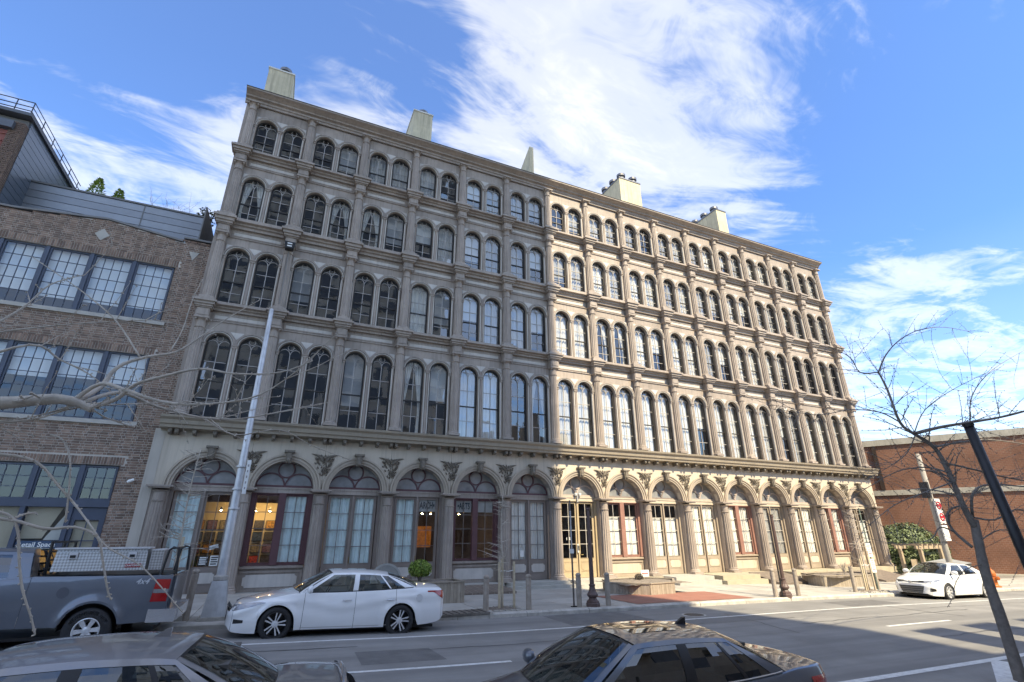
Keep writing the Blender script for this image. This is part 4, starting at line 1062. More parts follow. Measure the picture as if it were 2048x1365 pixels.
def make_wheel(name,R,w,rimR,spokes,style,parent,loc,side):
    """wheel facing -y (side=-1) or +y"""
    wo=thing_part(name,parent,loc); wo.rotation_euler=(0,0,0 if side<0 else PI)
    def latheY(mb,prof,n=36):
        tmp=MB(); tmp.lathe(prof,n=n); mb.add([(x,z,y) for x,y,z in tmp.v],tmp.f)
    mb=MB(); h=w/2
    latheY(mb,[(rimR,-h+.012),(rimR+.02,-h-.004),(R-.05,-h-.006),(R-.018,-h+.012),(R,-h+.035),(R,h-.035),(R-.018,h-.012),(R-.05,h+.006),(rimR,h)])
    for k in range(72):
        a=2*PI*k/72
        c,s=math.cos(a),math.sin(a); t=.008
        mb.add([(R*.985*c+t*s,-h+.02,R*.985*s-t*c),(R*.985*c-t*s,-h+.02,R*.985*s+t*c),(R*1.012*c-t*s,-h+.05,R*1.012*s+t*c),(R*1.012*c+t*s,-h+.05,R*1.012*s-t*c),(R*1.012*c-t*s,h-.05,R*1.012*s+t*c),(R*1.012*c+t*s,h-.05,R*1.012*s-t*c)],[(0,1,2,3),(3,2,4,5)])
    mb.build('tyre',rubber,wo,smooth=True,auto=.6)
    mb=MB(); latheY(mb,[(rimR+.004,-h+.004),(rimR-.014,-h-.0),(rimR-.022,-h+.03),(rimR-.03,h*.6),(0,h*.6)],40)
    # brake disc
    mb.mat(1); latheY(mb,[(rimR*.62,-.005),(rimR*.62,.01),(.0,.01)],30); mb.mat(0)
    rim=mb.build('rim',[alloyk if style=='twin' else alloy,trimk],wo,smooth=True,auto=.5)
    mb=MB(); yo=-h+.015
    for k in range(spokes):
        a=2*PI*k/spokes+.1
        c,s=math.cos(a),math.sin(a)
        def P(r,t,y): return (r*c-t*s,y,r*s+t*c)
        if style=='twin':
            for d in (-1,1):
                w0,w1=.010,.017
                mb.add([P(.05,d*.018-w0,yo+.02),P(.05,d*.018+w0,yo+.02),P(rimR-.01,d*.045+w1,yo),P(rimR-.01,d*.045-w1,yo),P(.05,d*.018-w0,yo+.05),P(.05,d*.018+w0,yo+.05),P(rimR-.01,d*.045+w1,yo+.04),P(rimR-.01,d*.045-w1,yo+.04)],[(0,1,2,3),(0,3,7,4),(1,5,6,2)])
        else:
            w0,w1=(.03,.045) if style=='wide' else (.014,.024)
            mb.add([P(.045,-w0,yo+.02),P(.045,w0,yo+.02),P(rimR-.012,w1,yo+.0),P(rimR-.012,-w1,yo+.0),P(.045,-w0,yo+.06),P(.045,w0,yo+.06),P(rimR-.012,w1,yo+.05),P(rimR-.012,-w1,yo+.05)],[(0,1,2,3),(0,3,7,4),(1,5,6,2)])
    latheY(mb,[(.075,yo+.06),(.07,yo+.015),(.03,yo+.005),(0,yo+.004)],16)
    mb.build('spokes',alloy,rim)
    return wo
class Car:
    def __init__(s,name,label,loc,rotz,sp,cat='car'):
        s.sp=sp; s.T=thing(name,label,cat,loc,rotz); s.w=smoothcurve(sp['w']); s.zt=smoothcurve(sp['zt']); s.zb=smoothcurve(sp['zb']); s.zl=smoothcurve(sp['zl'])
        s.wh=sp['wheels']; s.L=sp['L']; s.body()
    def zlow(s,x):
        z=s.zl(x)
        for xw in s.wh:
            d=abs(x-xw); Ra=s.sp['Ra']
            if d<Ra: z=max(z,s.sp['R']*1.0+math.sqrt(Ra*Ra-d*d)*.99)
        return z
    def y(s,x,z):
        """half width of the body side at station x, height z"""
        w=s.w(x); zm=s.sp.get('zm',.55); zb=s.zb(x)
        if z>zm: k=(z-zm)/(zb-zm); yy=w-.075*k**2.2*s.sp.get('tumble',1.)
        else: k=(zm-z)/(zm-.2); yy=w-.05*k**2
        # crease line
        zc=s.sp.get('crease')
        if zc:
            c=zc(x); yy+=.016*math.exp(-((z-c)/.05)**2)-.012*math.exp(-((z-c+.13)/.09)**2)
        for xw in s.wh:
            d=math.hypot(x-xw,z-s.sp['R']); yy+=s.sp.get('flare',.022)*math.exp(-((d-s.sp['Ra']-.02)/.07)**2)
        return yy
    def stations(s):
        xs=set()
        n=64
        for i in range(n+1): xs.add(round(s.L*i/n,4))
        for xw in s.wh:
            for i in range(-14,15): xs.add(round(xw+s.sp['Ra']*math.sin(i/14*PI/2),4))
        for v in (0.02,.05,.09,.14,.2): xs.add(v); xs.add(round(s.L-v,4))
        for g in s.sp['gaps']: xs.add(g-.004); xs.add(g+.004)
        out=[]
        for x in sorted(xs):
            if 0<=x<=s.L and (not out or x-out[-1]>.003): out.append(x)
        return out
    def topz(s,x,y):
        w=s.y(x,s.zb(x)); k=min(1,abs(y)/max(w,.01)); return s.zb(x)+(s.zt(x)-s.zb(x))*(1-k**2.4)
    def body(s):
        sp=s.sp; xs=s.stations(); NR=11; T=s.T
        cab0,cab1=sp['cab']
        def sec(x):
            zl=s.zlow(x); zb=s.zb(x); P=[]
            P.append((s.y(x,zl)-.05,zl+.0))
            for j in range(NR+1):
                z=zl+(zb-.025-zl)*j/NR; P.append((s.y(x,z),z))
            wb=s.y(x,zb-.025); P.append((wb-.012,zb-.006)); P.append((wb-.035,zb+.002))
            return P
        S=[sec(x) for x in xs]; nP=len(S[0])
        panels={}
        def pan(nm): return panels.setdefault(nm,MB())
        gaps=sp['gaps']; pnames=sp['panels']  # names between successive gaps
        def pname(x):
            k=sum(1 for g in gaps if x>g); return pnames[k]
        for sd in(-1,1):
            for i in range(len(xs)-1):
                xm=(xs[i]+xs[i+1])/2
                gap=any(abs(xm-g)<.0045 for g in gaps)
                nm='body' if gap else pname(xm)
                if nm in('front_door','rear_door','door'): nm=nm+('L' if sd<0 else 'R')
                mb=pan(nm)
                for j in range(nP-1):
                    k=0
                    zmid=(S[i][j][1]+S[i+1][j+1][1])/2
                    if gap: k=1
                    if nm.startswith(('front_door','rear_door','door')) and zmid<s.zl(xm)+.06: mbb=pan('body'); kk=0
                    else: mbb=mb; kk=k
                    a=(xs[i],sd*S[i][j][0],S[i][j][1]); b2=(xs[i+1],sd*S[i+1][j][0],S[i+1][j][1]); c=(xs[i+1],sd*S[i+1][j+1][0],S[i+1][j+1][1]); d=(xs[i],sd*S[i][j+1][0],S[i][j+1][1])
                    if mbb is panels.get('body') or nm in('bed_side',): mbb=pan(('body' if nm!='bed_side' else 'bed_side')+('L' if sd<0 else 'R'))
                    if gap: a,b2,c,d=[(q[0],q[1]-sd*.012,q[2]) for q in(a,b2,c,d)]
                    f=(0,1,2,3) if sd<0 else (3,2,1,0)
                    mbb.mat(kk).add([a,b2,c,d],[f])
        # top surfaces: bonnet and boot
        def top(x0,x1,nm):
            mb=pan(nm); X=[x for x in xs if x0-1e-6<=x<=x1+1e-6]; ny=12
            for i in range(len(X)-1):
                for j in range(ny):
                    v=[]
                    for xx,jj in((X[i],j),(X[i+1],j),(X[i+1],j+1),(X[i],j+1)):
                        wb=s.y(xx,s.zb(xx)-.025)-.035; yy=-wb+2*wb*jj/ny; k=abs(yy)/wb if wb>0 else 0
                        v.append((xx,yy,s.zb(xx)+.002+(s.zt(xx)-s.zb(xx))*(1-k**2.4)))
                    mb.mat(0).add(v,[(0,1,2,3)])
        top(0,cab0,'bonnet'); top(cab1,s.L,'boot_lid' if not sp.get('bed') else 'bed_floor')
        # nose and tail caps
        for x0,sg,nm,bul in((0,-1,'front_bumper',sp.get('nose',.05)),(s.L,1,'rear_bumper',sp.get('tail',.05))):
            mb=pan(nm); P=S[0] if sg<0 else S[-1]; ny=12
            for j in range(nP-1):
                for q in range(ny):
                    v=[]
                    for jj,qq in((j,q),(j,q+1),(j+1,q+1),(j+1,q)):
                        w=P[jj][0]; t=-1+2*qq/ny; zt_=P[jj][1]
                        if jj==nP-1: zt_=zt_+(s.zt(x0)-s.zb(x0))*(1-abs(t)**2.4)
                        v.append((x0+sg*bul*(1-abs(t)**2.5),t*w,zt_))
                    mb.mat(0).add(v,[(0,1,2,3) if sg<0 else (3,2,1,0)])
        paint=sp['paint']
        s.parts={}
        for nm,mb in panels.items():
            n2=nm[:-1] if nm[-1] in 'LR' and nm[:-1] in('front_door','rear_door','door','body','bed_side') else nm
            if not mb.f: continue
            s.parts[nm]=mb.build({'body':'side_panel'}.get(n2,n2),[paint,seamk],T,smooth=True,auto=.55)
        # dark wheel wells and floor
        mb=MB(); zf=min(s.zl(s.L/2),.3)
        W=s.w(s.L/2)
        for xw in s.wh:
            R=sp['Ra']
            for sd in(-1,1):
                n=14
                for i in range(n):
                    a,c=PI*i/n,PI*(i+1)/n; yo,yi=s.y(xw,.7)-.02,s.y(xw,.7)-.42
                    mb.add([(xw+R*math.cos(a),sd*yo,sp['R']+R*math.sin(a)),(xw+R*math.cos(c),sd*yo,sp['R']+R*math.sin(c)),(xw+R*math.cos(c),sd*yi,sp['R']+R*math.sin(c)),(xw+R*math.cos(a),sd*yi,sp['R']+R*math.sin(a))],[(0,1,2,3)])
                mb.add([(xw-R,sd*yi,.2)]+[(xw+R*math.cos(PI-PI*i/n),sd*yi,sp['R']+R*math.sin(PI*i/n)) for i in range(n+1)]+[(xw+R,sd*yi,.2)],[tuple(range(n+3))])
        mb.box(.25,s.L-.25,-W+.25,W-.25,zf-.06,zf)
        mb.build('underbody',trimk,T)
        for xw in s.wh:
            for sd in(-1,1): make_wheel('wheel',sp['R'],sp.get('tw',.225),sp['rim'],sp['spokes'],sp['rimstyle'],T,(xw,sd*(s.y(xw,sp['R']+sp['Ra'])-sp.get('tw',.225)/2-.015),sp['R']),sd)
        if 'gh' in sp: s.greenhouse()
    def patch(s,nm,mt,f,nu,nv,sd,off=.006,parent=None,name=None):
        """patch lying on the body side: f(u,v)->(x,z)"""
        mb=MB()
        def fn(u,v):
            x,z=f(u,v); return (x,sd*(s.y(max(0,min(s.L,x)),z)+off),z)
        mb.grid(fn,nu,nv,flip=sd>0); return mb.build(nm,mt,parent or s.T,smooth=True)
    def cap_patch(s,nm,mt,front,f,nu,nv,off=.008,parent=None,taper=True):
        mb=MB(); x0=0 if front else s.L; sg=-1 if front else 1; bul=s.sp.get('nose' if front else 'tail',.05)
        def fn(u,v):
            y_,z=f(u,v); w=s.y(x0,z); t=max(-1,min(1,y_/w)); return (x0+sg*(bul*(1-abs(t)**2.5)+off),y_,z)
        mb.grid(fn,nu,nv,flip=not front); return mb.build(nm,mt,parent or s.T,smooth=True)
    def greenhouse(s):
        sp=s.sp; g=sp['gh']; T=s.T; paint=sp['paint']; gm=sp.get('glass',cglass)
        zr=smoothcurve(g['roof'])      # roof centre-line height (x,z)
        rf,rr=g['rf'],g['rr']; wr=smoothcurve(g['wr'])  # rail half width
        crown=g.get('crown',.06)
        def rail(x): return (wr(x),zr(x)-crown)
        side=g['side']   # [(xb,xr,type)]
        N=5
        st=[]
        for (b0,r0,t0),(b1,r1,_) in zip(side[:-1],side[1:]):
            for i in range(N): st.append((b0+(b1-b0)*i/N,r0+(r1-r0)*i/N,t0))
        st.append((side[-1][0],side[-1][1],None))
        tv=[0,.05,.2,.4,.6,.8,.9,1.0]
        def pt(k,t,sd):
            xb,xr,_=st[k]; yb=s.y(xb,s.zb(xb)-.025)-.03; zb=s.zb(xb); yr,zz=rail(xr)
            bul=.045*math.sin(PI*t)
            x=xb+(xr-xb)*t; yy=yb+(yr-yb)*(t**1.15)+bul*.6; z=zb+(zz-zb)*t
            return Vector((x,sd*yy,z))
        frame=MB(); 
        for sd in(-1,1):
            seg=None; glass=None; gidx=0
            for k in range(len(st)-1):
                ty=st[k][2]
                if k%N==0: glass=MB() if ty=='glass' else None
                for j in range(len(tv)-1):
                    isg=ty=='glass' and 1<=j<=len(tv)-3
                    v=[pt(k,tv[j],sd),pt(k+1,tv[j],sd),pt(k+1,tv[j+1],sd),pt(k,tv[j+1],sd)]
                    f=(0,1,2,3) if sd<0 else (3,2,1,0)
                    if isg:
                        glass.add([(p.x,p.y-sd*.006,p.z) for p in v],[f])
                    else:
                        frame.mat(0 if ty=='paint' or j>=len(tv)-2 else 1)
                        if ty=='glass' and j==len(tv)-3: frame.mat(1)
                        frame.add(v,[f])
                if k%N==N-1 and glass is not None: glass.build('side_window',gm,T,smooth=True)
            # window surround strips
            pass
        # roof
        roof=MB(); nx,ny=16,14
        def rp(u,v):
            x=rf+(rr-rf)*u; w,zz=rail(x); t=-1+2*v
            # front/rear edges bow
            xx=x+(-.07*(1-t*t) if u<.5 else .07*(1-t*t))*abs(2*u-1)**2
            return (xx,t*w,zz+(zr(x)-zz)*(1-abs(t)**2.6))
        roof.grid(rp,nx,ny)
        ro=roof.build('roof',[sp.get('roofpaint',paint)],T,smooth=True)
        if g.get('sunroof'):
            a,c,wy=g['sunroof']; mb=MB()
            def sfn(u,v):
                x=a+(c-a)*u; w,zz=rail(x); t=(-1+2*v)*wy/w; return (x,t*w,zz+(zr(x)-zz)*(1-abs(t)**2.6)+.004)
            mb.grid(sfn,8,8); mb.build('sunroof',mat('sunroof_glass',(.012,.012,.014),.04,0,coat=1.),ro,smooth=True)
        # windscreen and rear window
        xb0,xr0=side[0][0],side[0][1]; xb1,xr1=side[-1][0],side[-1][1]
        def screen(xb,xr,sg,nm,bow):
            mb=MB(); fr=MB()
            def fn(u,v):
                t=-1+2*u; yb=s.y(xb,s.zb(xb)-.025)-.03; yr,zz=rail(xr)
                yy=yb+(yr-yb)*(v**1.15)+.027*math.sin(PI*v)
                zb0=s.zb(xb)+ (s.topz(xb-sg*bow if 0<xb-sg*bow<s.L else xb,0)-s.zb(xb))*(1-abs(t)**2.4)
                zt_=zz+(zr(xr)-zz)*(1-abs(t)**2.6)
                x=xb+(xr-xb)*v-sg*(bow*(1-v)+.07*v)*(1-t*t)-sg*.02*math.sin(PI*v)
                return (x,t*yy,zb0+(zt_-zb0)*v+.02*math.sin(PI*v))
            mb.grid(lambda u,v:fn(.045+.91*u,.03+.94*v),14,8,flip=sg<0); mb.build(nm,sp.get('screenglass',gm),T,smooth=True)
            for (u0,u1,v0,v1,a,c) in((0,.05,0,1,2,8),(.95,1,0,1,2,8),(.05,.95,.955,1,10,1),(.05,.95,0,.045,10,1)):
                fr.mat(0 if u1<=.05 or u0>=.95 else 1).grid(lambda u,v:tuple(Vector(fn(u0+(u1-u0)*u,v0+(v1-v0)*v))+Vector((0,0,-.004))),a,c,flip=sg<0)
            fr.build(nm+'_frame',[paint,trimk],T,smooth=True)
            return fn
        s.ws=screen(xb0,xr0,1,'windscreen',g.get('bowf',.16)); screen(xb1,xr1,-1,'rear_window',g.get('bowr',.12))
        frame.build('pillars',[paint,trimk],T,smooth=True,auto=.6)
        # interior
        mb=MB(); x0,x1=side[0][0]+.1,side[-1][0]-.1; zb=s.zb((x0+x1)/2)
        W=s.y((x0+x1)/2,zb)-.08
        mb.box(x0,x1,-W,W,.3,.36)
        mb.box(x0-.05,x0+.45,-W,W,zb-.2,zb-.03)
        mb.box(x1-.45,x1+.25,-W,W,zb-.12,zb-.03)
        mb.build('cabin_floor',seatm,T)
        for sx,rows in ((g['seats'][0],1),(g['seats'][1],1)):
            for sd in(-1,1):
                mb=MB(); y0=sd*.37
                mb.prism([(sx,.45),(sx+.5,.42),(sx+.72,zb+.12),(sx+.60,zb+.14),(sx+.42,.62),(sx,.60)],y0-.24,y0+.24); mb.box(sx+.62,sx+.74,y0-.13,y0+.13,zb+.13,zb+.32); mb.build('seat',seatm,T)
        # steering wheel
        mb=MB(); q=[]; 
        for i in range(17): a=2*PI*i/16; q.append((side[0][0]+.62+.08*math.sin(a),-.37+.18*math.cos(a),zb-.02+.16*math.sin(a)))
        mb.tube(q,.014,6); mb.build('steering_wheel',trimk,T)
        # mirrors
        for sd in(-1,1):
            xm=side[1][0]+g.get('mx',.12); zb_=s.zb(xm); ym=s.y(xm,zb_-.03)
            mb=MB(); mb.tube([(xm,sd*(ym-.03),zb_+.03),(xm,sd*(ym+.08),zb_+.05)],.02,6)
            mb.build('mirror_arm',trimk,T)
            mb=MB(); c=(xm,sd*(ym+.15),zb_+.09)
            def mf(u,v):
                a=2*PI*u; b_=-PI/2+PI*v; ca=math.cos(b_); X=.085*ca*math.cos(a); X=X*.5 if X>0 else X
                return (c[0]+X,c[1]+.125*math.copysign(abs(ca*math.sin(a))**.7,ca*math.sin(a)),c[2]+.085*math.copysign(abs(math.sin(b_))**.7,math.sin(b_)))
            mb.grid(mf,14,8); mb.build('mirror',[sp.get('mirrorm',paint)],T,smooth=True)
        # belt trim
        if g.get('belt'):
            for sd in(-1,1):
                mb=MB(); pts=[pt(k,.035,sd)+Vector((0,sd*.004,0)) for k in range(N,len(st)-1)]
                mb.tube(pts,.009,6); mb.build('belt_trim',g['belt'],T)
    def handles(s,xs_,z,m,zf=None):
        for x,door in xs_:
            for sd in(-1,1):
                p=s.parts.get(door+('L' if sd<0 else 'R'))
                mb=MB(); y0=s.y(x,z)
                mb.tube([(x-.10,sd*(y0),z),(x-.075,sd*(y0+.035),z+.003),(x+.075,sd*(y0+.035),z+.006),(x+.10,sd*y0,z+.006)],.013,6); mb.build('handle',m,p or s.T)
                mb=MB()
# --- white sedan parked opposite (long, falling roof)
whitep=carpaint('white_car_paint',(.84,.84,.835),0,.3)
SED=dict(L=4.9,R=.345,Ra=.385,rim=.245,spokes=5,rimstyle='twin',tw=.245,wheels=(.98,3.755),zm=.55,flare=.026,
 w=[(0,.60),(.08,.72),(.25,.82),(.6,.895),(1.2,.92),(2.4,.925),(3.6,.925),(4.2,.90),(4.6,.84),(4.82,.74),(4.9,.64)],
 zt=[(0,.60),(.12,.74),(.4,.83),(.9,.93),(1.45,1.01),(2.4,1.0),(3.9,1.10),(4.45,1.115),(4.75,1.09),(4.9,.98)],
 zb=[(0,.58),(.12,.70),(.4,.78),(.9,.88),(1.45,.955),(2.2,.965),(3.2,1.0),(3.75,1.03),(4.3,1.055),(4.75,1.04),(4.9,.95)],
 zl=[(0,.30),(.12,.2),(.5,.17),(1.5,.22),(3.2,.22),(4.3,.24),(4.75,.30),(4.9,.40)],
 crease=smoothcurve([(0,.5),(.9,.80),(1.6,.78),(2.3,.66),(3.0,.74),(3.7,.86),(4.9,.86)]),
 gaps=[.0875,1.52,2.66,3.62,4.82],panels=['front_bumper','body','front_door','rear_door','body','rear_bumper'],cab=(1.42,4.12),paint=whitep,nose=.07,tail=.06,
 gh=dict(roof=[(1.9,1.395),(2.3,1.435),(2.7,1.437),(3.2,1.41),(3.6,1.35),(3.9,1.27)],rf=2.10,rr=3.42,wr=[(1.9,.60),(2.4,.63),(3.0,.62),(3.5,.575),(3.9,.53)],
  side=[(1.42,2.10,'paint'),(1.56,2.18,'glass'),(2.58,2.62,'paint'),(2.70,2.73,'glass'),(3.48,3.20,'paint'),(3.52,3.24,'glass'),(3.86,3.38,'paint'),(4.12,3.42,None)],seats=(2.15,3.0),belt=trimk,mx=.06),glass=glassmat('white_sedan_glass',(.62,.68,.66),1.6))
c=Car('white_sedan','white four door sedan with dark spoked alloys parked left of the planters',(-.62,14.53,gz(1.7)),R_(-.4),SED)
c.T.rotation_euler=(0,math.atan(.032),R_(-.4))
T=c.T
for sd in(-1,1):
    c.patch('headlight',clearlens,lambda u,v:(.06+.66*u,(.60+.17*u)+(.115-.10*u*u)*v*(1 if u<.98 else .3)),10,4,sd)
    c.patch('fog_light',trimk,lambda u,v:(.12+.2*u,.36+.02*u+.09*v*(1-.4*u)),4,2,sd)
    c.patch('taillight',redlens,lambda u,v:(4.42+.45*u,.915+(.05+.03*u)*0-.0*u+(.02+.10*max(0,(u-.35)/.65))*(v-1)*1.7+.07),10,4,sd)
    c.patch('sill_shade_line',mat('sill_shadow',(.5,.5,.5),.5,0),lambda u,v:(1.5+2.0*u,.255+.012*v),8,1,sd,.004)  # grey strip under the doors, shade put into the colour
c.cap_patch('grille',trimk,True,lambda u,v:((-.36+.72*u)*(1-.3*(1-v)),.36+.34*v),8,4,.012)
c.handles([(2.47,'front_door'),(3.5,'rear_door')],.80,chrome)
mb=MB(); y0=c.y(4.2,.83); mb.add([(4.2+.085*math.cos(2*PI*i/20),-y0-.004,.83+.085*math.sin(2*PI*i/20)) for i in range(20)],[tuple(range(20))]); mb.build('fuel_flap',mat('white_flap',(.68,.685,.69),.3,0,coat=1.),T)
c.cap_patch('number_plate',plate,False,lambda u,v:(-.16+.32*u,.62+.12*v),2,2,.012)
# --- white compact sedan at the corner
COR=dict(SED); COR.update(L=4.64,R=.325,Ra=.36,rim=.215,spokes=7,rimstyle='thin',tw=.21,wheels=(.93,3.63),
 w=[(0,.58),(.08,.70),(.25,.79),(.6,.865),(1.2,.885),(2.4,.888),(3.6,.885),(4.1,.85),(4.4,.78),(4.56,.70),(4.64,.62)],
 zt=[(0,.62),(.12,.74),(.4,.84),(.9,.95),(1.3,1.03),(2.4,1.0),(3.8,1.09),(4.2,1.10),(4.5,1.07),(4.64,.95)],
 zb=[(0,.60),(.12,.70),(.4,.79),(.9,.90),(1.3,.965),(2.2,.97),(3.2,1.0),(3.7,1.02),(4.1,1.04),(4.5,1.02),(4.64,.93)],
 zl=[(0,.26),(.12,.19),(.5,.17),(1.5,.2),(3.2,.2),(4.1,.24),(4.5,.30),(4.64,.40)],
 crease=smoothcurve([(0,.5),(1.3,.74),(2.3,.74),(3.0,.78),(4.6,.84)]),gaps=[.0875,1.38,2.5,3.42,4.56],cab=(1.25,3.92),
 gh=dict(roof=[(1.7,1.41),(2.1,1.452),(2.5,1.455),(3.0,1.435),(3.4,1.385),(3.7,1.31)],rf=1.92,rr=3.28,wr=[(1.7,.58),(2.2,.61),(2.8,.605),(3.3,.57),(3.7,.53)],
  side=[(1.25,1.92,'paint'),(1.40,2.0,'glass'),(2.42,2.46,'paint'),(2.54,2.57,'glass'),(3.42,3.12,'paint'),(3.92,3.28,None)],seats=(1.95,2.8),belt=trimk,mx=.06),glass=glassmat('white_sedan_glass',(.62,.68,.66),1.6))
c=Car('white_compact_car','white compact sedan with angular headlights parked near the orange hydrant','',0,COR) if False else Car('white_compact_car','white compact sedan with angular headlights parked near the orange hydrant',(25.35,14.55,gz(27.6)),R_(-1),COR)
c.T.rotation_euler=(0,math.atan(.02),R_(-1)); T=c.T
for sd in(-1,1):
    c.patch('headlight',clearlens,lambda u,v:(.04+.62*u,(.63+.16*u)+(.11-.07*u)*v*(1 if u<.98 else .3)),10,4,sd)
    c.patch('fog_light_surround',trimk,lambda u,v:(.05+.2*u,.33+.03*u+.15*v*(1-.5*u)),4,2,sd)
    c.patch('taillight',redlens,lambda u,v:(4.2+.4*u,.80+.15*v),6,4,sd)
c.cap_patch('grille_slot',trimk,True,lambda u,v:((-.52+1.04*u),.655+.05*v-.0*abs(2*u-1)+.03*abs(2*u-1)),10,2,.012)
c.cap_patch('lower_grille',mat('grille_grey',(.05,.05,.05),.5,.1),True,lambda u,v:((-.50+1.0*u)*(.78+.22*v),.27+.27*v),10,4,.012)
for k in range(3): c.cap_patch('grille_bar',mat('grille_bar_grey',(.22,.21,.2),.5,.1),True,lambda u,v:((-.46+.92*u),.31+.075*k+.02*v),8,1,.022)
mb=MB(); 
for rx,rz,dz in((.075,.05,0),(.03,.05,0),(.06,.02,.02)): mb.tube([(-.085,rx*math.cos(2*PI*i/16),.685+dz+rz*math.sin(2*PI*i/16)) for i in range(17)],.008,5,False)
mb.build('badge',chrome,T)
c.handles([(2.3,'front_door'),(3.2,'rear_door')],.80,whitep)
# --- near dark blue-grey sedan, lower right
dkblue=carpaint('dark_grey_car_paint',(.10,.115,.14),.4,.3)
NRS=dict(SED); NRS.update(L=4.6,wheels=(.85,3.58),R=.325,Ra=.36,rim=.23,spokes=5,rimstyle='wide',paint=dkblue,
 w=[(0,.58),(.08,.70),(.25,.79),(.6,.86),(1.2,.885),(2.4,.887),(3.6,.885),(4.1,.85),(4.4,.79),(4.54,.72),(4.6,.66)],
 zt=[(0,.62),(.12,.74),(.4,.84),(.9,.93),(1.35,.99),(2.4,1.0),(3.6,1.06),(4.1,1.075),(4.5,1.06),(4.6,.98)],
 zb=[(0,.60),(.12,.70),(.4,.78),(.9,.86),(1.35,.925),(2.2,.945),(3.2,.97),(3.7,1.0),(4.1,1.03),(4.5,1.03),(4.6,.95)],
 zl=[(0,.30),(.12,.2),(.5,.17),(1.5,.2),(3.2,.2),(4.1,.24),(4.5,.30),(4.6,.40)],crease=smoothcurve([(0,.5),(1.3,.78),(3.0,.82),(4.6,.9)]),gaps=[.0875,1.45,2.52,3.42,4.52],cab=(1.22,3.86),
 gh=dict(roof=[(1.8,1.39),(2.2,1.44),(2.6,1.447),(3.0,1.43),(3.35,1.385),(3.6,1.32)],rf=2.02,rr=3.22,wr=[(1.8,.57),(2.3,.60),(2.8,.60),(3.2,.57),(3.6,.53)],
  side=[(1.22,2.0,'paint'),(1.38,2.10,'glass'),(2.50,2.52,'trim'),(2.64,2.64,'glass'),(3.28,3.02,'trim'),(3.33,3.06,'glass'),(3.66,3.18,'paint'),(3.86,3.22,None)],seats=(2.0,2.85),belt=chrome,sunroof=(2.15,2.75,.36),mx=.06),glass=cglass_d,screenglass=glassmat('windscreen_green',(.50,.58,.56),1.75))
ZN=lambda x:gz(x)+cyf(5.8)
c=Car('dark_grey_sedan','dark blue grey sedan with sunroof and shark fin in the near right foreground',(1.75,5.8,ZN(4.2)),R_(-4),NRS)
T=c.T
def fin(T,x,z,m,Lf=.16):
    mb=MB(); mb.prism([(x,z-.01),(x+Lf,z-.02),(x+Lf*1.02,z+.075),(x+Lf*.8,z+.07),(x+Lf*.35,z+.03)],-.02,.02); mb.build('shark_fin',m,T)
fin(T,2.98,1.425,trimk)
mb=MB(); mb.box(1.98,2.04,-.11,.11,1.24,1.30); mb.build('rear_view_mirror',trimk,T)
for sd in(-1,1): c.patch('taillight',redlens,lambda u,v:(4.2+.38*u,.78+.16*v),6,4,sd)
mb=MB(); mb.tube([(1.25,-.6,1.0),(1.5,-.1,1.06)],.012,5); mb.build('wiper',trimk,T); mb=MB(); mb.tube([(1.22,.1,1.03),(1.45,.55,1.03)],.012,5); mb.build('wiper',trimk,T)
# --- near grey sedan, lower left
greyp=carpaint('grey_car_paint',(.27,.265,.275),.35,.3)
GRS=dict(NRS); GRS.update(paint=greyp,gh=dict(NRS['gh'],sunroof=None,belt=trimk,roof=[(1.8,1.41),(2.2,1.465),(2.6,1.475),(3.0,1.46),(3.35,1.41),(3.6,1.34)]),zt=[(0,.62),(.12,.74),(.4,.84),(.9,.95),(1.35,1.02),(2.4,1.02),(3.6,1.09),(4.1,1.09),(4.5,1.06),(4.6,.98)],zb=[(0,.60),(.12,.70),(.4,.78),(.9,.88),(1.35,.95),(2.2,.97),(3.2,1.0),(3.7,1.02),(4.1,1.04),(4.5,1.02),(4.6,.95)],glass=glassmat('grey_sedan_glass',(.25,.29,.29),1.7),screenglass=glassmat('grey_sedan_screen',(.35,.40,.40),1.75))
c=Car('grey_sedan','grey sedan with shark fin antenna in the near left foreground',(-3.72,5.95,ZN(-1.3)+.03),R_(-3),GRS)
T=c.T; fin(T,2.9,1.452,greyp,.15)
mb=MB(); mb.tube([(4.50,-.6,1.045),(4.53,-.3,1.085),(4.54,0,1.095),(4.53,.3,1.085),(4.50,.6,1.045)],[.012,.02,.022,.02,.012],6); mb.build('boot_lip',greyp,T,smooth=True)
# --- pickup truck behind, left edge
trk=carpaint('pickup_paint',(.125,.145,.175),.35,.32,var=.08)
PK=dict(L=5.75,R=.40,Ra=.49,rim=.225,spokes=6,rimstyle='wide',tw=.265,wheels=(.95,4.5),zm=.75,flare=.05,tumble=.55,
 w=[(0,.80),(.1,.90),(.4,.97),(1.2,.985),(3,.985),(5.2,.985),(5.6,.975),(5.75,.955)],
 zt=[(0,.98),(.2,1.12),(1.5,1.2),(3.3,1.36),(3.42,1.375),(5.75,1.375)],zb=[(0,.95),(.2,1.08),(1.5,1.16),(3.3,1.36),(3.42,1.375),(5.75,1.375)],
 zl=[(0,.5),(.3,.45),(1.5,.48),(3.8,.48),(5.2,.50),(5.75,.55)],crease=None,gaps=[1.6,3.38],panels=['body','door','bed_side'],cab=(1.5,3.36),paint=trk,nose=.04,tail=.01,bed=True)
class Pick(Car): pass
c=Pick('pickup_truck','dark blue grey pickup truck with silver toolbox parked before the brick building',(-7.55,14.6,gz(-3.2)-.02),0,PK,'truck')
c.T.rotation_euler=(0,.018,0)
T=c.T
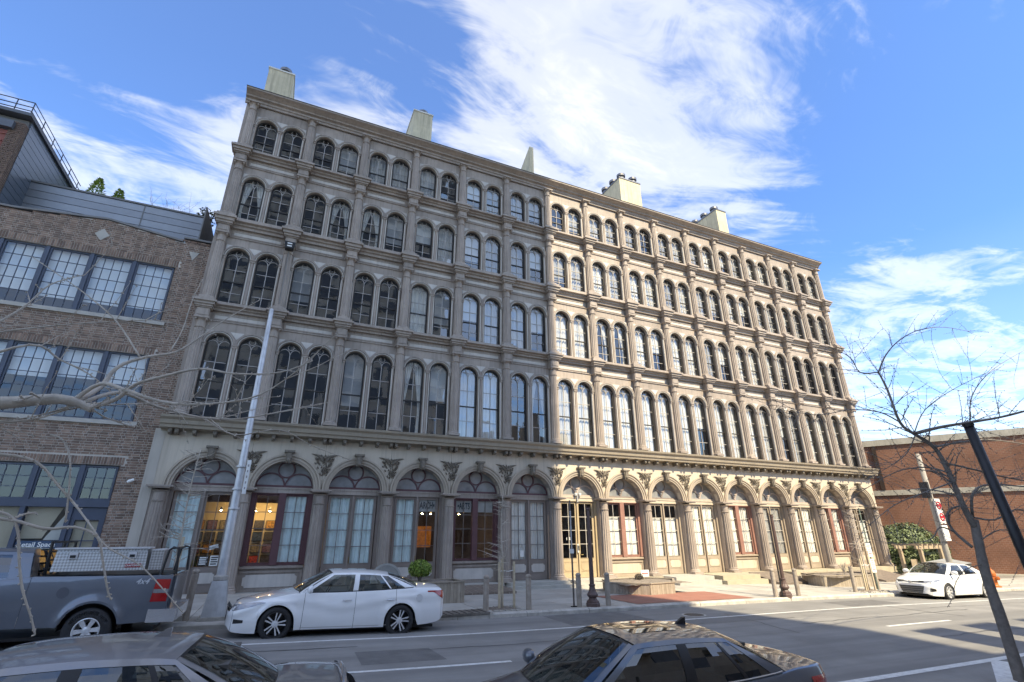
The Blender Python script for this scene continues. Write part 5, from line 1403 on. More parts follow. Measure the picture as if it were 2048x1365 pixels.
# cut-out bed: dark liner laid over the flat top, cab as its own shell
mb=MB(); mb.box(3.46,5.66,-.82,.82,1.379,1.383); mb.build('bed_opening',trimk,T)
cab=MB()
def cabsec(x):  # rear of extended cab
    pass
X=[1.5,2.15,2.35,3.05,3.18,3.32]; 
def cabpt(x,t,sd):
    yb=.93; yr=.72; z0=1.30; z1=1.885-.05*abs((x-2.6)/.8)**3
    return (x,sd*(yb+(yr-yb)*t+.03*math.sin(PI*t)),z0+(z1-.07-z0)*t)
segs=[(1.55,2.2,1.62,2.25,'p'),(1.62,2.25,2.55,2.55,'g'),(2.55,2.55,2.66,2.64,'p'),(2.66,2.64,3.02,2.90,'g'),(3.02,2.90,3.36,3.22,'p')]
for sd in(-1,1):
    for xb0,xr0,xb1,xr1,ty in segs:
        tv=[0,.1,.3,.55,.8,.9,1]; gl=MB()
        for j in range(6):
            v=[]
            for xb,xr,t in((xb0,xr0,tv[j]),(xb1,xr1,tv[j]),(xb1,xr1,tv[j+1]),(xb0,xr0,tv[j+1])):
                x=xb+(xr-xb)*t; p=cabpt(x,t,sd); v.append(p)
            f=(0,1,2,3) if sd<0 else (3,2,1,0)
            if ty=='g' and 1<=j<=4: gl.add([(p[0],p[1]-sd*.008,p[2]) for p in v],[f])
            else: cab.add(v,[f])
        if ty=='g': gl.build('side_window',cglass_d,T)
def rfn(u,v):
    x=2.2+1.02*u; t=-1+2*v; p=cabpt(x,1,1); return (x,t*p[1],p[2]+.07*(1-abs(t)**3))
cab.grid(rfn,8,10)
# cab back
for a,b2 in((-.93,-.55),(.55,.93)):
    cab.add([(3.36,a,1.3),(3.36,b2,1.3),(3.22,b2*.775,1.87),(3.22,a*.775,1.87)],[(0,1,2,3)])
cab.add([(3.36,-.55,1.3),(3.36,.55,1.3),(3.345,.55,1.38),(3.345,-.55,1.38)],[(0,1,2,3)])
cab.build('cab',trk,T,smooth=True,auto=.6)
mb=MB(); mb.add([(3.35,-.55,1.36),(3.35,.55,1.36),(3.225,.43,1.83),(3.225,-.43,1.83)],[(0,1,2,3)]); mb.build('rear_window',cglass_d,T)
mb=MB(); mb.add([(1.5,-.9,1.2),(1.5,.9,1.2),(2.2,.7,1.83),(2.2,-.7,1.83)],[(0,1,2,3)]); mb.build('windscreen',cglass_d,T)
for sd in(-1,1):
    c.patch('taillight',redlens,lambda u,v:(5.44+.285*u+.03*v*(1-u),.88+.42*v),5,6,sd,.008)
    c.patch('reverse_light',clearlens,lambda u,v:(5.46+.265*u,1.04+.075*v),4,2,sd,.014)
    mb=MB(); mb.box(5.45,5.95,sd*.96-.05 if sd<0 else sd*.96-.25,sd*.96+.25 if sd<0 else sd*.96+.05,.50,.74); mb.build('bumper_end',chrome,T)
mb=MB(); mb.box(5.80,5.96,-.72,.72,.50,.72); mb.build('rear_bumper_bar',chrome,T)
mb=MB(); mb.box(5.755,5.80,-.80,.80,.72,1.36); mb.build('tailgate',trk,T)
mb=MB(); y0=c.y(3.95,1.05); mb.add([(3.95+.1*math.cos(2*PI*i/20),-y0-.006,1.08+.1*math.sin(2*PI*i/20)) for i in range(20)],[tuple(range(20))]); mb.build('fuel_flap',mat('pickup_flap',(.105,.12,.15),.35,.05,metal=.4,coat=1.),T)
lettering('4x4',.15,mat('decal_silver',(.55,.57,.6),.4,0),T,(5.22,-c.y(5.2,1.25)-.006,1.26),font_shear=.35,bold=True,name='decal')
# headache rack and side rails
mb=MB()
for y0 in(-.72,0,.72): mb.tube([(3.50,y0,1.36),(3.46,y0,2.02)],.03,6)
for z0 in(1.5,1.66,1.82,2.0): mb.tube([(3.47,-.76,z0),(3.47,.76,z0)],.022,6)
mb.build('headache_rack',trimk,T)
for sd in(-1,1):
    mb=MB(); mb.tube([(5.50,sd*.86,1.36),(5.55,sd*.86,1.86),(5.62,sd*.86,1.92),(5.72,sd*.86,1.90),(5.78,sd*.86,1.38)],.028,6); mb.build('rear_hoop',trimk,T)
mb=MB(); mb.tube([(5.62,-.86,1.90),(5.62,.86,1.90)],.02,6); mb.build('rear_cross_bar',trimk,T)
# toolbox of tread plate
def treadmat():
    m=bpy.data.materials.new('tread_plate'); m.use_nodes=True; t=NT(m.node_tree); B=m.node_tree.nodes['Principled BSDF']
    tc=t.n('ShaderNodeTexCoord').outputs['Object']; mp=t.n('ShaderNodeMapping',{0:tc,2:(0,R_(45),0),3:(26,26,26)}).outputs[0]
    ck=t.n('ShaderNodeTexChecker',{'Vector':mp,'Scale':1.}).outputs[1]
    B.inputs['Metallic'].default_value=.45; B.inputs['Roughness'].default_value=.32
    t.link(t.mix(ck,(.38,.36,.34),(.62,.61,.60)),B.inputs['Base Color']); bp=t.n('ShaderNodeBump',{'Strength':.9,'Distance':.008,'Height':ck}); t.link(bp.outputs[0],B.inputs['Normal'])
    return m
tread=treadmat()
TB2=thing('truck_toolbox','silver tread plate toolbox across the pickup bed side','toolbox',(-7.55,14.6,gz(-3.2)-.02))
mb=MB(); mb.add([(3.64,-.92,1.385),(5.22,-.92,1.385),(5.22,-.45,1.385),(3.64,-.45,1.385),(3.66,-.88,1.80),(5.20,-.88,1.80),(5.20,-.45,1.80),(3.66,-.45,1.80)],[(0,1,5,4),(1,2,6,5),(2,3,7,6),(3,0,4,7)]); mb.build('box',tread,TB2)
mb=MB(); mb.box(3.62,5.24,-.93,-.44,1.80,1.83); mb.build('lid',alloy,TB2)
for x0 in(3.95,4.95):
    mb=MB(); mb.box(x0-.07,x0+.07,-.93,-.88,1.62,1.74); mb.build('latch',alloy,TB2); mb=MB(); mb.box(x0-.045,x0+.045,-.945,-.93,1.64,1.69); mb.build('latch_pull',trimk,TB2)
mb=MB(); mb.box(4.86,5.14,-.925,-.90,1.44,1.51); mb.build('badge',mat('badge_red',(.4,.03,.04),.5,0),TB2)
lettering('CRAFTSMAN',.048,wpap,TB2,(5.0,-.928,1.475),bold=True)
TB3=thing('rear_toolbox','smaller tread plate box at the tail of the pickup bed','toolbox',(-7.55,14.6,gz(-3.2)-.02))
mb=MB(); mb.box(5.27,5.50,-.86,.2,1.385,1.76); mb.build('box',tread,TB3); mb=MB(); mb.box(5.26,5.51,-.87,.21,1.76,1.78); mb.build('lid',alloy,TB3)

# raised white letters round the tyre of the pickup
lt=MB(); txt='ADVENTURER H/T'; Rl=.315
for i,ch in enumerate(txt):
    if ch==' ': continue
    me=textmesh(ch,.085,.001); a=R_(150-i*9.2); cx,cz=Rl*math.cos(a),Rl*math.sin(a); ro=a-PI/2; cr,sr=math.cos(ro),math.sin(ro)
    lt.add([(4.5+cx+v.co.x*cr-v.co.y*sr,0,.40+cz+v.co.x*sr+v.co.y*cr) for v in me.vertices],[tuple(p.vertices) for p in me.polygons]); bpy.data.meshes.remove(me)
yy=c.y(4.5,.40+.49)-.265/2-.015
o=lt.build('tyre_lettering',wpap,c.T,(0,-yy-.265/2-.010,0)); o['kind']='stuff'
# ------------------------------------------------------------------ street furniture
woodp=mat('weathered_post_wood',(.36,.30,.25),.85,.2,7.,.5,60,streak=.4); woodl=mat('pale_stake_wood',(.55,.45,.32),.85,.15,7.,.4,60)
rustbr=mat('dark_brown_iron',(.115,.07,.062),.5,.15,5.,.2,60); galv=mat('galvanised_steel',(.56,.57,.58),.45,.15,4.,.15,40,metal=.5,streak=.25); signw=mat('sign_white',(.74,.74,.72),.5,.06,5.); signr=mat('sign_red',(.55,.03,.045),.5,.05)
def P_(x,y): return (x,y,SW(x))
def bollard(x,y,label,h=1.0,lean=0.):
    t=thing('wooden_bollard',label,'bollard',P_(x,y),0,'wooden bollards along the kerb'); t.rotation_euler=(0,lean,0)
    mb=MB(); mb.lathe([(.085,-.1),(.085,h-.13),(.083,h-.11)],n=14); mb.build('post',woodp,t,smooth=True,auto=.5)
    mb=MB(); mb.lathe([(.075,h-.11),(.075,h-.095),(.088,h-.08),(.088,h-.04),(.06,h-.005),(0,h+.01)],n=14); mb.build('rounded_top',woodp,t,smooth=True,auto=.5)
    return t
bollard(-1.62,15.85,'weathered wooden bollard left of the tall silver pole',1.15,.03)
bollard(6.17,15.6,'wooden bollard left of the staked sapling behind the white sedan',1.0)
bollard(7.62,15.65,'wooden bollard right of the staked sapling and the storm drain',1.0)
bollard(9.48,15.7,'wooden bollard beside the thin pole before the tan doors',1.0)
bollard(10.55,15.62,'wooden bollard just right of the larger brown lamp post',1.0)
bollard(18.3,15.55,'wooden bollard with a dark pole at its side beyond the red paving',1.0)
bollard(19.57,15.55,'wooden bollard right of the farther brown lamp post',1.0)
bollard(23.9,16.1,'wooden bollard left of the far staked sapling',1.05)
bollard(26.0,16.4,'wooden bollard at the foot of the parking sign post',1.0)
def lamp_post(x,y,label,h=3.0):
    t=thing('brown_lamp_post',label,'lamp post',P_(x,y),0,'brown lamp posts without lanterns')
    mb=MB(); mb.lathe([(.23,-.05),(.23,.1),(.21,.12),(.21,.16),(.15,.2),(.13,.24)],n=8); mb.build('foot',rustbr,t)
    mb=MB(); mb.lathe([(.12,.24),(.125,.27),(.175,.31),(.18,.36),(.12,.46),(.095,.56),(.09,.6),(.105,.62),(.105,.65),(.08,.67)],n=24,flute=(4,6,.93)); mb.build('bell_base',rustbr,t)
    mb=MB(); mb.lathe([(.075,.67),(.07,1.6),(.052,h-.12)],n=20,flute=(0,2,.94)); mb.build('shaft',rustbr,t)
    mb=MB(); mb.lathe([(.052,h-.12),(.075,h-.09),(.075,h-.06),(.055,h-.04),(.085,h)],n=12); mb.build('top_collar',rustbr,t)
lamp_post(9.95,15.62,'tall brown lamp post without lantern before the tan doors',3.1)
lamp_post(18.78,15.5,'tall brown lamp post without lantern beyond the red paving',3.05)
def thin_pole(x,y,h,m,label,lean=0.,sign=None):
    t=thing('thin_sign_pole',label,'pole',P_(x,y)); t.rotation_euler=(0,lean,0)
    mb=MB(); mb.prism([(-.03,-.015),(.03,-.015),(.018,.02),(-.018,.02)],-.05,h,'z'); mb.build('channel_post',m,t)
    mb=MB(); mb.box(-.09,.09,-.05,.05,-.02,.03); mb.build('foot_clamp',trimk,t)
    return t
t=thin_pole(9.30,15.75,3.3,mat('dull_post',(.13,.11,.10),.6,.2,5.),'thin dark pole with pale strip before the tan doors')
mb=MB(); mb.box(-.025,.025,-.022,-.016,1.75,2.95); mb.build('pale_strip',galv,t); mb=MB(); mb.box(-.09,.07,-.03,-.02,1.6,1.74); mb.build('back_plate',signw,t)
thin_pole(18.5,15.42,3.1,trimk,'thin black pole left of the farther brown lamp post')
t=thin_pole(25.75,16.25,3.6,mat('green_post',(.10,.14,.12),.6,.2,5.),'green post with two white parking signs near the right corner')
for z0 in(1.05,1.72):
    mb=MB(); mb.box(-.15,.15,-.03,-.02,z0-.29,z0+.29); s_=mb.build('sign_plate',signw,t)
    for k in range(4): mb=MB(); mb.box(-.1,.1-.03*(k%2),-.033,-.031,z0+.2-.09*k,z0+.235-.09*k); mb.build('print_line',mat('faded_print',(.32,.30,.30),.6,.1),s_)
    mb=MB(); mb.box(-.1,.1,-.033,-.031,z0-.16,z0-.13); mb.build('arrow',signr,s_)
# tall silver light pole with square flared base
t=thing('silver_light_pole','tall tapered silver steel pole on a flared square base','light pole',P_(-1.02,15.95))
mb=MB(); mb.box(-.33,.33,-.33,.33,-.15,.08); mb.build('concrete_pad',kerbm,t)
mb=MB(); mb.add([(-.27,-.27,.08),(.27,-.27,.08),(.27,.27,.08),(-.27,.27,.08),(-.17,-.17,.88),(.17,-.17,.88),(.17,.17,.88),(-.17,.17,.88)],[(0,1,5,4),(1,2,6,5),(2,3,7,6),(3,0,4,7),(4,5,6,7)]); mb.build('flared_base',galv,t)
mb=MB(); mb.lathe([(.16,.88),(.17,.9),(.17,.98),(.145,1.0)],n=16); mb.build('base_collar',kerbm,t)
mb=MB(); mb.lathe([(.115,.98),(.062,8.5),(.04,8.55)],n=20); mb.build('shaft',galv,t,smooth=True)
mb=MB(); mb.box(.12,.22,-.16,-.12,3.0,3.9); s_=mb.build('pole_sign',signw,t); 
for k in range(5): mb=MB(); mb.box(.155,.185,-.163,-.161,3.12+.15*k,3.18+.15*k); mb.build('sign_glyph',mat('faded_print',(.32,.30,.30),.6,.1),s_)
for z0 in (2.6,3.1,3.7): mb=MB(); mb.lathe([(.13,z0),(.14,z0+.01),(.14,z0+.05),(.13,z0+.06)],n=16); mb.build('band',galv,t)
# floodlight on the facade with its conduit
t=thing('facade_floodlight','black floodlight with conduit fixed high on the second column','floodlight',(colx(1),YC-.3,14.75))
mb=MB(); mb.prism([(-.24,0),(.24,0),(.17,-.34),(-.17,-.34)],-.25,.05); mb.build('housing',trimk,t)
for k in(0,1): mb=MB(); mb.box(-.1,.1,-.26,-.251,-.13-.13*k,-.07-.13*k); mb.build('lens',signw,t)
mb=MB(); mb.tube([(0,.05,-.3),(0,.05,-3.2)],.035,6); mb.build('conduit',mat('conduit_grey',(.2,.18,.165),.6,.1),t)
# planters clad in upright boards
plk=[mat('planter_board_a',(.34,.28,.22),.8,.12,5.,.3,60,streak=.4),mat('planter_board_b',(.38,.315,.25),.8,.12,5.,.3,60,streak=.4)]; soil=mat('mulch',(.22,.18,.15),.95,.4,25.,1.,40)
def planter(pts,h,label,name='timber_planter'):
    cx=sum(p[0] for p in pts)/len(pts); cy=sum(p[1] for p in pts)/len(pts); t=thing(name,label,'planter',(cx,cy,SW(cx)))
    n=len(pts); k=0
    for i in range(n):
        a=Vector((pts[i][0]-cx,pts[i][1]-cy)); b_=Vector((pts[(i+1)%n][0]-cx,pts[(i+1)%n][1]-cy)); L=(b_-a).length; d=(b_-a)/L; nr=Vector((d.y,-d.x)); m=max(2,int(L/.12))
        for j in range(m):
            p=a+d*(L*j/m+.004); q=a+d*(L*(j+1)/m-.004); o_=nr*.02; zz=-.12+random.uniform(0,.02)
            mb=MB(); mb.add([(p.x,p.y,zz),(q.x,q.y,zz),(q.x,q.y,h),(p.x,p.y,h),(p.x+o_.x,p.y+o_.y,zz),(q.x+o_.x,q.y+o_.y,zz),(q.x+o_.x,q.y+o_.y,h),(p.x+o_.x,p.y+o_.y,h)],[(4,5,6,7),(0,4,7,3),(5,1,2,6),(3,7,6,2)]); mb.build('board',plk[k%2],t); k+=1
        mb=MB(); w=.05; e=nr*w; mb.add([(a.x+e.x,a.y+e.y,h),(b_.x+e.x,b_.y+e.y,h),(b_.x-e.x,b_.y-e.y,h),(a.x-e.x,a.y-e.y,h),(a.x+e.x,a.y+e.y,h+.04),(b_.x+e.x,b_.y+e.y,h+.04),(b_.x-e.x,b_.y-e.y,h+.04),(a.x-e.x,a.y-e.y,h+.04)],[(0,1,5,4),(1,2,6,5),(2,3,7,6),(3,0,4,7),(4,5,6,7)]); mb.build('rim',plk[0],t)
    mb=MB(); mb.add([(p[0]-cx,p[1]-cy,h-.05) for p in pts],[tuple(range(n))]); mb.build('liner',trimk,t)
    mb=MB(); rr=random.Random(int(cx*10))
    xs_=[p[0]-cx for p in pts]; ys_=[p[1]-cy for p in pts]
    mb.grid(lambda u,v:(min(xs_)*.9+(max(xs_)-min(xs_))*.9*u,min(ys_)*.86+(max(ys_)-min(ys_))*.86*v,h-.03+.09*math.sin(PI*u)*math.sin(PI*v)+rr.uniform(-.015,.015)),24,16); mb.build('soil',soil,t)
    return t
planter([(4.45,18.0),(6.3,18.0),(6.3,19.2),(4.45,19.2)],.62,'brown board planter holding the round green shrub')
planter([(14.0,17.75),(15.4,17.95),(16.6,19.4),(15.6,20.6),(13.5,20.3),(12.9,18.9)],.40,'angular soil filled planter beside the red paving')
planter([(25.3,18.6),(27.9,17.9),(29.6,18.6),(29.6,20.2),(26.2,20.4)],.5,'large planter with a bare twiggy shrub at the right')
planter([(33.6,18.2),(36.2,18.2),(36.2,19.6),(33.6,19.6)],.45,'low planter with a leafy shrub right of the iron building corner')
def leafball(name_,T,c,rx,ry,rz,n,ls,m,seed,zmin=-1.,shell=.55,nm='foliage'):
    rr=random.Random(seed); mb=MB()
    for i in range(n):
        while True:
            v=Vector((rr.uniform(-1,1),rr.uniform(-1,1),rr.uniform(-1,1)))
            if shell<v.length<1 and v.z>zmin: break
        bump=1+.10*mnoise.noise(v*2.4+Vector((seed,0,0)))
        p=Vector((c[0]+v.x*rx*bump,c[1]+v.y*ry*bump,c[2]+v.z*rz*bump))
        nrm=(v+Vector((rr.gauss(0,.6),rr.gauss(0,.6),rr.gauss(0,.6)+.3))).normalized(); a=nrm.orthogonal().normalized(); a=(a*math.cos(i)+nrm.cross(a)*math.sin(i)); b_=nrm.cross(a)
        s=ls*rr.uniform(.6,1.3)
        mb.mat(rr.choice((0,0,1,2))).add([p-a*s,p-b_*s*.45+nrm*s*.1,p+a*s,p+b_*s*.45+nrm*s*.1],[(0,1,2,3)])
    return mb.build(nm,m,T)
lf=[mat('leaf_bright',(.16,.26,.035),.6,.2,5.),mat('leaf_mid',(.095,.17,.03),.6,.2,5.),mat('leaf_yellow',(.24,.30,.06),.6,.2,5.)]
ld=[mat('bush_leaf',(.105,.14,.055),.6,.2,5.),mat('bush_leaf_dark',(.05,.075,.03),.6,.2,5.),mat('bush_leaf_pale',(.19,.225,.11),.6,.2,5.)]
bark=mat('grey_bark',(.22,.19,.165),.9,.25,9.,.7,40); barkp=mat('pale_bark',(.47,.41,.345),.9,.18,9.,.5,40); barkd=mat('dark_bark',(.19,.165,.148),.9,.25,9.,.7,40)
t=thing('clipped_shrub','bright green clipped round shrub in the brown board planter','shrub',(4.86,18.5,SW(4.9)+.6))
mb=MB()
for k in range(9): a=2*PI*k/9; mb.tube([(0,0,-.05),(.06*math.cos(a),.06*math.sin(a),.15),(.22*math.cos(a),.22*math.sin(a),.45)],[.02,.014,.008],5)
mb.build('stems',bark,t)
leafball('',t,(0,0,.43),.40,.38,.30,2600,.042,lf,3,-.75,.35)
t=thing('bare_planter_shrub','small bare twiggy shrub in the large right planter','shrub',(26.9,18.5,SW(27)+.5))
mb=MB(); rr=random.Random(9)
for k in range(16):
    a=rr.uniform(0,2*PI); r=rr.uniform(.1,.42); z=rr.uniform(.4,.7); q=[(0,0,0),(r*.3*math.cos(a),r*.3*math.sin(a),z*.5),(r*math.cos(a),r*math.sin(a),z)]; mb.tube(q,[.016,.011,.005],4)
    mb.tube([q[1],(r*.5*math.cos(a+.8),r*.5*math.sin(a+.8),z*.95)],[.008,.004],4)
mb.build('stems',barkp,t)
t=thing('leafy_planter_shrub','straggly leafy shrub in the low planter near the building corner','shrub',(34.3,18.7,SW(34)+.45))
mb=MB(); 
for k in range(7): a=2*PI*k/7; mb.tube([(0,0,0),(.2*math.cos(a),.2*math.sin(a),.2),(.5*math.cos(a),.4*math.sin(a),.3)],[.02,.012,.006],4)
mb.build('stems',bark,t); leafball('',t,(0,0,.22),.75,.55,.32,420,.06,ld,8,-.6,.2)
t=thing('dead_plant_pot','clump of dark dead plant with a white sign in the angular planter','plant',(14.6,19.2,SW(14.6)+.4))
leafball('',t,(0,0,.12),.2,.18,.16,160,.06,[mat('dead_leaf',(.09,.07,.055),.9,.3)]*3,2,-.5,.1)
mb=MB(); mb.box(.12,.55,-.01,.01,.16,.42); mb.build('sign_card',signw,t); mb=MB(); mb.tube([(.3,.0,-.05),(.3,0,.2)],.01,5); mb.build('stake',woodl,t); mb=MB(); mb.box(.16,.50,-.014,-.011,.25,.31); mb.build('red_print',mat('faded_red_print',(.5,.2,.18),.6,.1),t)
# round topped sandwich board
t=thing('round_topped_board','grey round topped sandwich board behind the white sedan','sign',(3.6,18.0,SW(3.6)))
pts=[(-.48,0),(.48,0),(.48,.72)]+[(.48*math.cos(PI*i/16),.72+.48*math.sin(PI*i/16)) for i in range(1,16)]+[(-.48,.72)]
mb=MB(); mb.prism(pts,-.02,.02); mb.build('panel',mat('board_grey',(.27,.27,.255),.6,.1,4.),t); mb=MB(); mb.ribbon(pts,.06,-.035,-.021,closed=True); mb.build('border',mat('board_edge',(.36,.36,.34),.6,.1),t)
mb=MB(); mb.prism([(-.4,0),(.4,0),(.4,.9),(-.4,.9)],.3,.33); mb.build('back_leg',mat('board_edge',(.36,.36,.34),.6,.1),t)
# tree pits
def pit(x0,x1,y0,y1,label,big=True):
    t=thing('tree_pit',label,'tree pit',((x0+x1)/2,(y0+y1)/2,SW((x0+x1)/2))); w,d=(x1-x0)/2,(y1-y0)/2; rr=random.Random(int(x0*7))
    mb=MB(); mb.grid(lambda u,v:(-w+2*w*u,-d+2*d*v,.015+.05*math.sin(PI*u)*math.sin(PI*v)+rr.uniform(-.012,.012)),22,14); mb.build('soil',soil,t)
    st=MATS.get('granite') or mat('granite',(.40,.37,.33),.85,.2,5.,.6,40)
    s=.24 if big else .16; h=.11 if big else .04
    def block(x,y,L,horizontal):
        a=rr.uniform(-.012,.012); mb=MB(); wx,wy=(L/2-.01,.085) if horizontal else (.085,L/2-.01)
        mb.add([(x-wx,y-wy+a,-.05),(x+wx,y-wy-a,-.05),(x+wx,y+wy,-.05),(x-wx,y+wy,-.05),(x-wx+.012,y-wy+a+.012,h+rr.uniform(-.015,.015)),(x+wx-.012,y-wy-a+.012,h),(x+wx-.012,y+wy-.012,h+rr.uniform(-.015,.01)),(x-wx+.012,y+wy-.012,h)],[(0,1,5,4),(1,2,6,5),(2,3,7,6),(3,0,4,7),(4,5,6,7)]); mb.build('granite_block',st,t)
    n=max(2,int(2*w/s)); m=max(2,int(2*d/s))
    for k in range(n):
        for yy in(-d,d): block(-w+2*w*(k+.5)/n,yy,2*w/n,True)
    for k in range(m):
        for xx in(-w-.1,w+.1): block(xx,-d+2*d*(k+.5)/m,2*d/m,False)
pit(-3.0,-1.85,15.75,16.9,'tree pit edged with granite blocks behind the pickup tail')
pit(6.4,7.3,15.55,16.5,'small tree pit with low stone edging by the storm drain',False)
pit(24.2,25.5,15.7,16.5,'tree pit with pale cobble edging near the parking sign',False)
# hydrant, pergola, bush, box
t=thing('fire_hydrant','orange fire hydrant on the far pavement right of the white compact car','hydrant',P_(34.9,15.95))
t.scale=(.85,.85,.85)
oh=mat('hydrant_orange',(.55,.15,.04),.5,.15,5.)
mb=MB(); mb.lathe([(.30,-.05),(.30,.06),(.2,.09),(.17,.14),(.17,.62),(.21,.64),(.21,.70),(.18,.72)],n=18); mb.build('barrel',oh,t)
mb=MB(); mb.lathe([(.2,.72),(.2,.78),(.16,.90),(.08,.98),(.05,1.0),(.05,1.08),(0,1.09)],n=18); mb.build('bonnet',oh,t)
for a in(0,PI,-PI/2):
    mb=MB(); d=(math.cos(a),math.sin(a)); mb.tube([(d[0]*.12,d[1]*.12,.5),(d[0]*.3,d[1]*.3,.5)],.085 if a!=-PI/2 else .11,10); mb.tube([(d[0]*.3,d[1]*.3,.5),(d[0]*.35,d[1]*.35,.5)],.05,6); mb.build('outlet',oh,t)
t=thing('rounded_bush','big rounded evergreen bush beyond the right end of the building','bush',(40.2,22.8,SW(40)))
mb=MB(); mb.tube([(0,0,-.1),(.1,.1,.8),(.1,.2,1.8)],[.12,.09,.05],8); mb.tube([(0,0,.4),(1.2,-.3,1.4)],[.07,.03],6); mb.tube([(0,0,.4),(-1.2,.1,1.5)],[.07,.03],6); mb.build('trunk',bark,t)
leafball('',t,(.2,0,.75),2.9,2.2,2.55,15000,.11,ld,5,-.45,.80)
leafball('',t,(.2,0,.75),2.4,1.8,2.1,1500,.2,[ld[1]]*3,6,-.45,.5,'inner_foliage')
t=thing('timber_arbor','small brown timber arbor in front of the rounded bush','arbor',(37.6,20.6,SW(37.6)))
tim=mat('arbor_timber',(.40,.31,.22),.8,.15,5.,.3,60)
for x0 in(.15,2.3):
    for y0 in(0,1.2): mb=MB(); mb.box(x0-.09,x0+.09,y0-.09,y0+.09,-.2,1.75); mb.build('post',tim,t)
for y0 in(0,1.2): mb=MB(); mb.box(-.3,2.7,y0-.06,y0+.06,1.75,1.95); mb.build('beam',tim,t)
for k in range(5): mb=MB(); mb.box(-.1+.55*k,0.0+.55*k,-.3,1.5,1.95,2.05); mb.build('rafter',tim,t)
for k in range(7): mb=MB(); mb.box(-.55+.1*k,-.47+.1*k,.3,.34,-.2,1.15); mb.build('paling',tim,t)
t=thing('metal_cabinet','dark grey slope topped metal cabinet behind the white compact car','cabinet',(33.6,17.6,SW(33.6)))
mb=MB(); mb.add([(-.1,-.5,-.05),(2.1,-.5,-.05),(2.1,.6,-.05),(-.1,.6,-.05),(-.1,-.5,.9),(2.1,-.5,1.05),(2.1,.6,1.25),(-.1,.6,1.1)],[(0,1,5,4),(1,2,6,5),(2,3,7,6),(3,0,4,7),(4,5,6,7)]); mb.build('case',mat('cabinet_grey',(.07,.072,.075),.5,.1),t)
mb=MB(); mb.add([(-.14,-.55,.905),(2.14,-.55,1.06),(2.14,.64,1.265),(-.14,.64,1.11)],[(0,1,2,3)]); mb.build('lid',mat('cabinet_lid',(.3,.3,.29),.5,.1),t)
# wooden utility pole with no-stopping signs; leaning black pole
t=thing('utility_pole','pale utility pole with red and white kerb signs behind the right tree','utility pole',P_(31.5,16.0))
mb=MB(); mb.lathe([(.145,-.1),(.13,3),(.115,6.6)],n=14); mb.build('shaft',mat('pale_pole',(.34,.315,.285),.8,.12,4.,.3,40,streak=.4),t,smooth=True)
mb=MB(); mb.box(-.24,.24,-.26,-.2,2.2,2.95); s_=mb.build('white_sign',signw,t)
mb=MB(); mb.box(-.24,.24,-.26,-.2,3.02,4.25); s_=mb.build('red_sign',signw,t)
mb=MB(); mb.lathe([(.13,0),(.17,0)],n=20)
for z0 in(3.35,3.92):
    mb=MB(); mb.tube([(.17*math.cos(2*PI*i/20),-.27,z0+.17*math.sin(2*PI*i/20)) for i in range(21)],.03,5,False); mb.build('sign_ring',signr,s_)
    mb=MB(); mb.box(-.12,.12,-.275,-.262,z0-.05,z0+.06); mb.build('sign_mark',signr,s_)
mb=MB(); mb.box(-.33,-.2,-.2,.2,4.3,5.1); mb.build('equipment_box',mat('dark_box',(.03,.03,.035),.6,.1),t)
# ------------------------------------------------------------------ trees
def limb(mb,pts,r0,r1,n=8,sub=3,jit=.0,seed=1):
    """smooth tube through the points with tapering radius"""
    P=[Vector(p) for p in pts]; out=[]
    for i in range(len(P)-1):
        a=P[max(i-1,0)]; b_=P[i]; c_=P[i+1]; d=P[min(i+2,len(P)-1)]
        for k in range(sub):
            t=k/sub; out.append(.5*((2*b_)+(c_-a)*t+(2*a-5*b_+4*c_-d)*t*t+(3*b_-a-3*c_+d)*t**3))
    out.append(P[-1]); m=len(out)
    rad=[r0+(r1-r0)*(i/(m-1)) for i in range(m)]
    if jit:
        rr=random.Random(seed); rad=[r*(1+rr.uniform(-jit,jit)) for r in rad]
    mb.tube(out,rad,n); return out,rad
def twig(mb,p,d,L,r,rr,depth,buds=True,droop=0.):
    q=[p.copy()]; dd=d.normalized(); n=max(3,int(L/.12))
    for k in range(n):
        dd=(dd+Vector((rr.gauss(0,.10),rr.gauss(0,.10),rr.gauss(0,.09)+droop))).normalized(); q.append(q[-1]+dd*(L/n))
    mb.tube(q,[r*(1-.65*i/n) for i in range(n+1)],4,False)
    if buds:
        for k in range(1,n+1):
            for _ in range(2):
                o_=Vector((rr.gauss(0,1),rr.gauss(0,1),rr.gauss(0,1))).normalized(); b0=q[k]; s=r*.8+.004
                mb.tube([b0,b0+o_*s*2.2],[r*.5,s*.75],4)
    if depth>0:
        for k in range(1,n+1):
            if rr.random()<.5:
                o_=(dd*.7+Vector((rr.gauss(0,.6),rr.gauss(0,.6),rr.gauss(0,.5)))).normalized(); twig(mb,q[k],o_,L*rr.uniform(.3,.55),r*.6,rr,depth-1,buds)
    return q
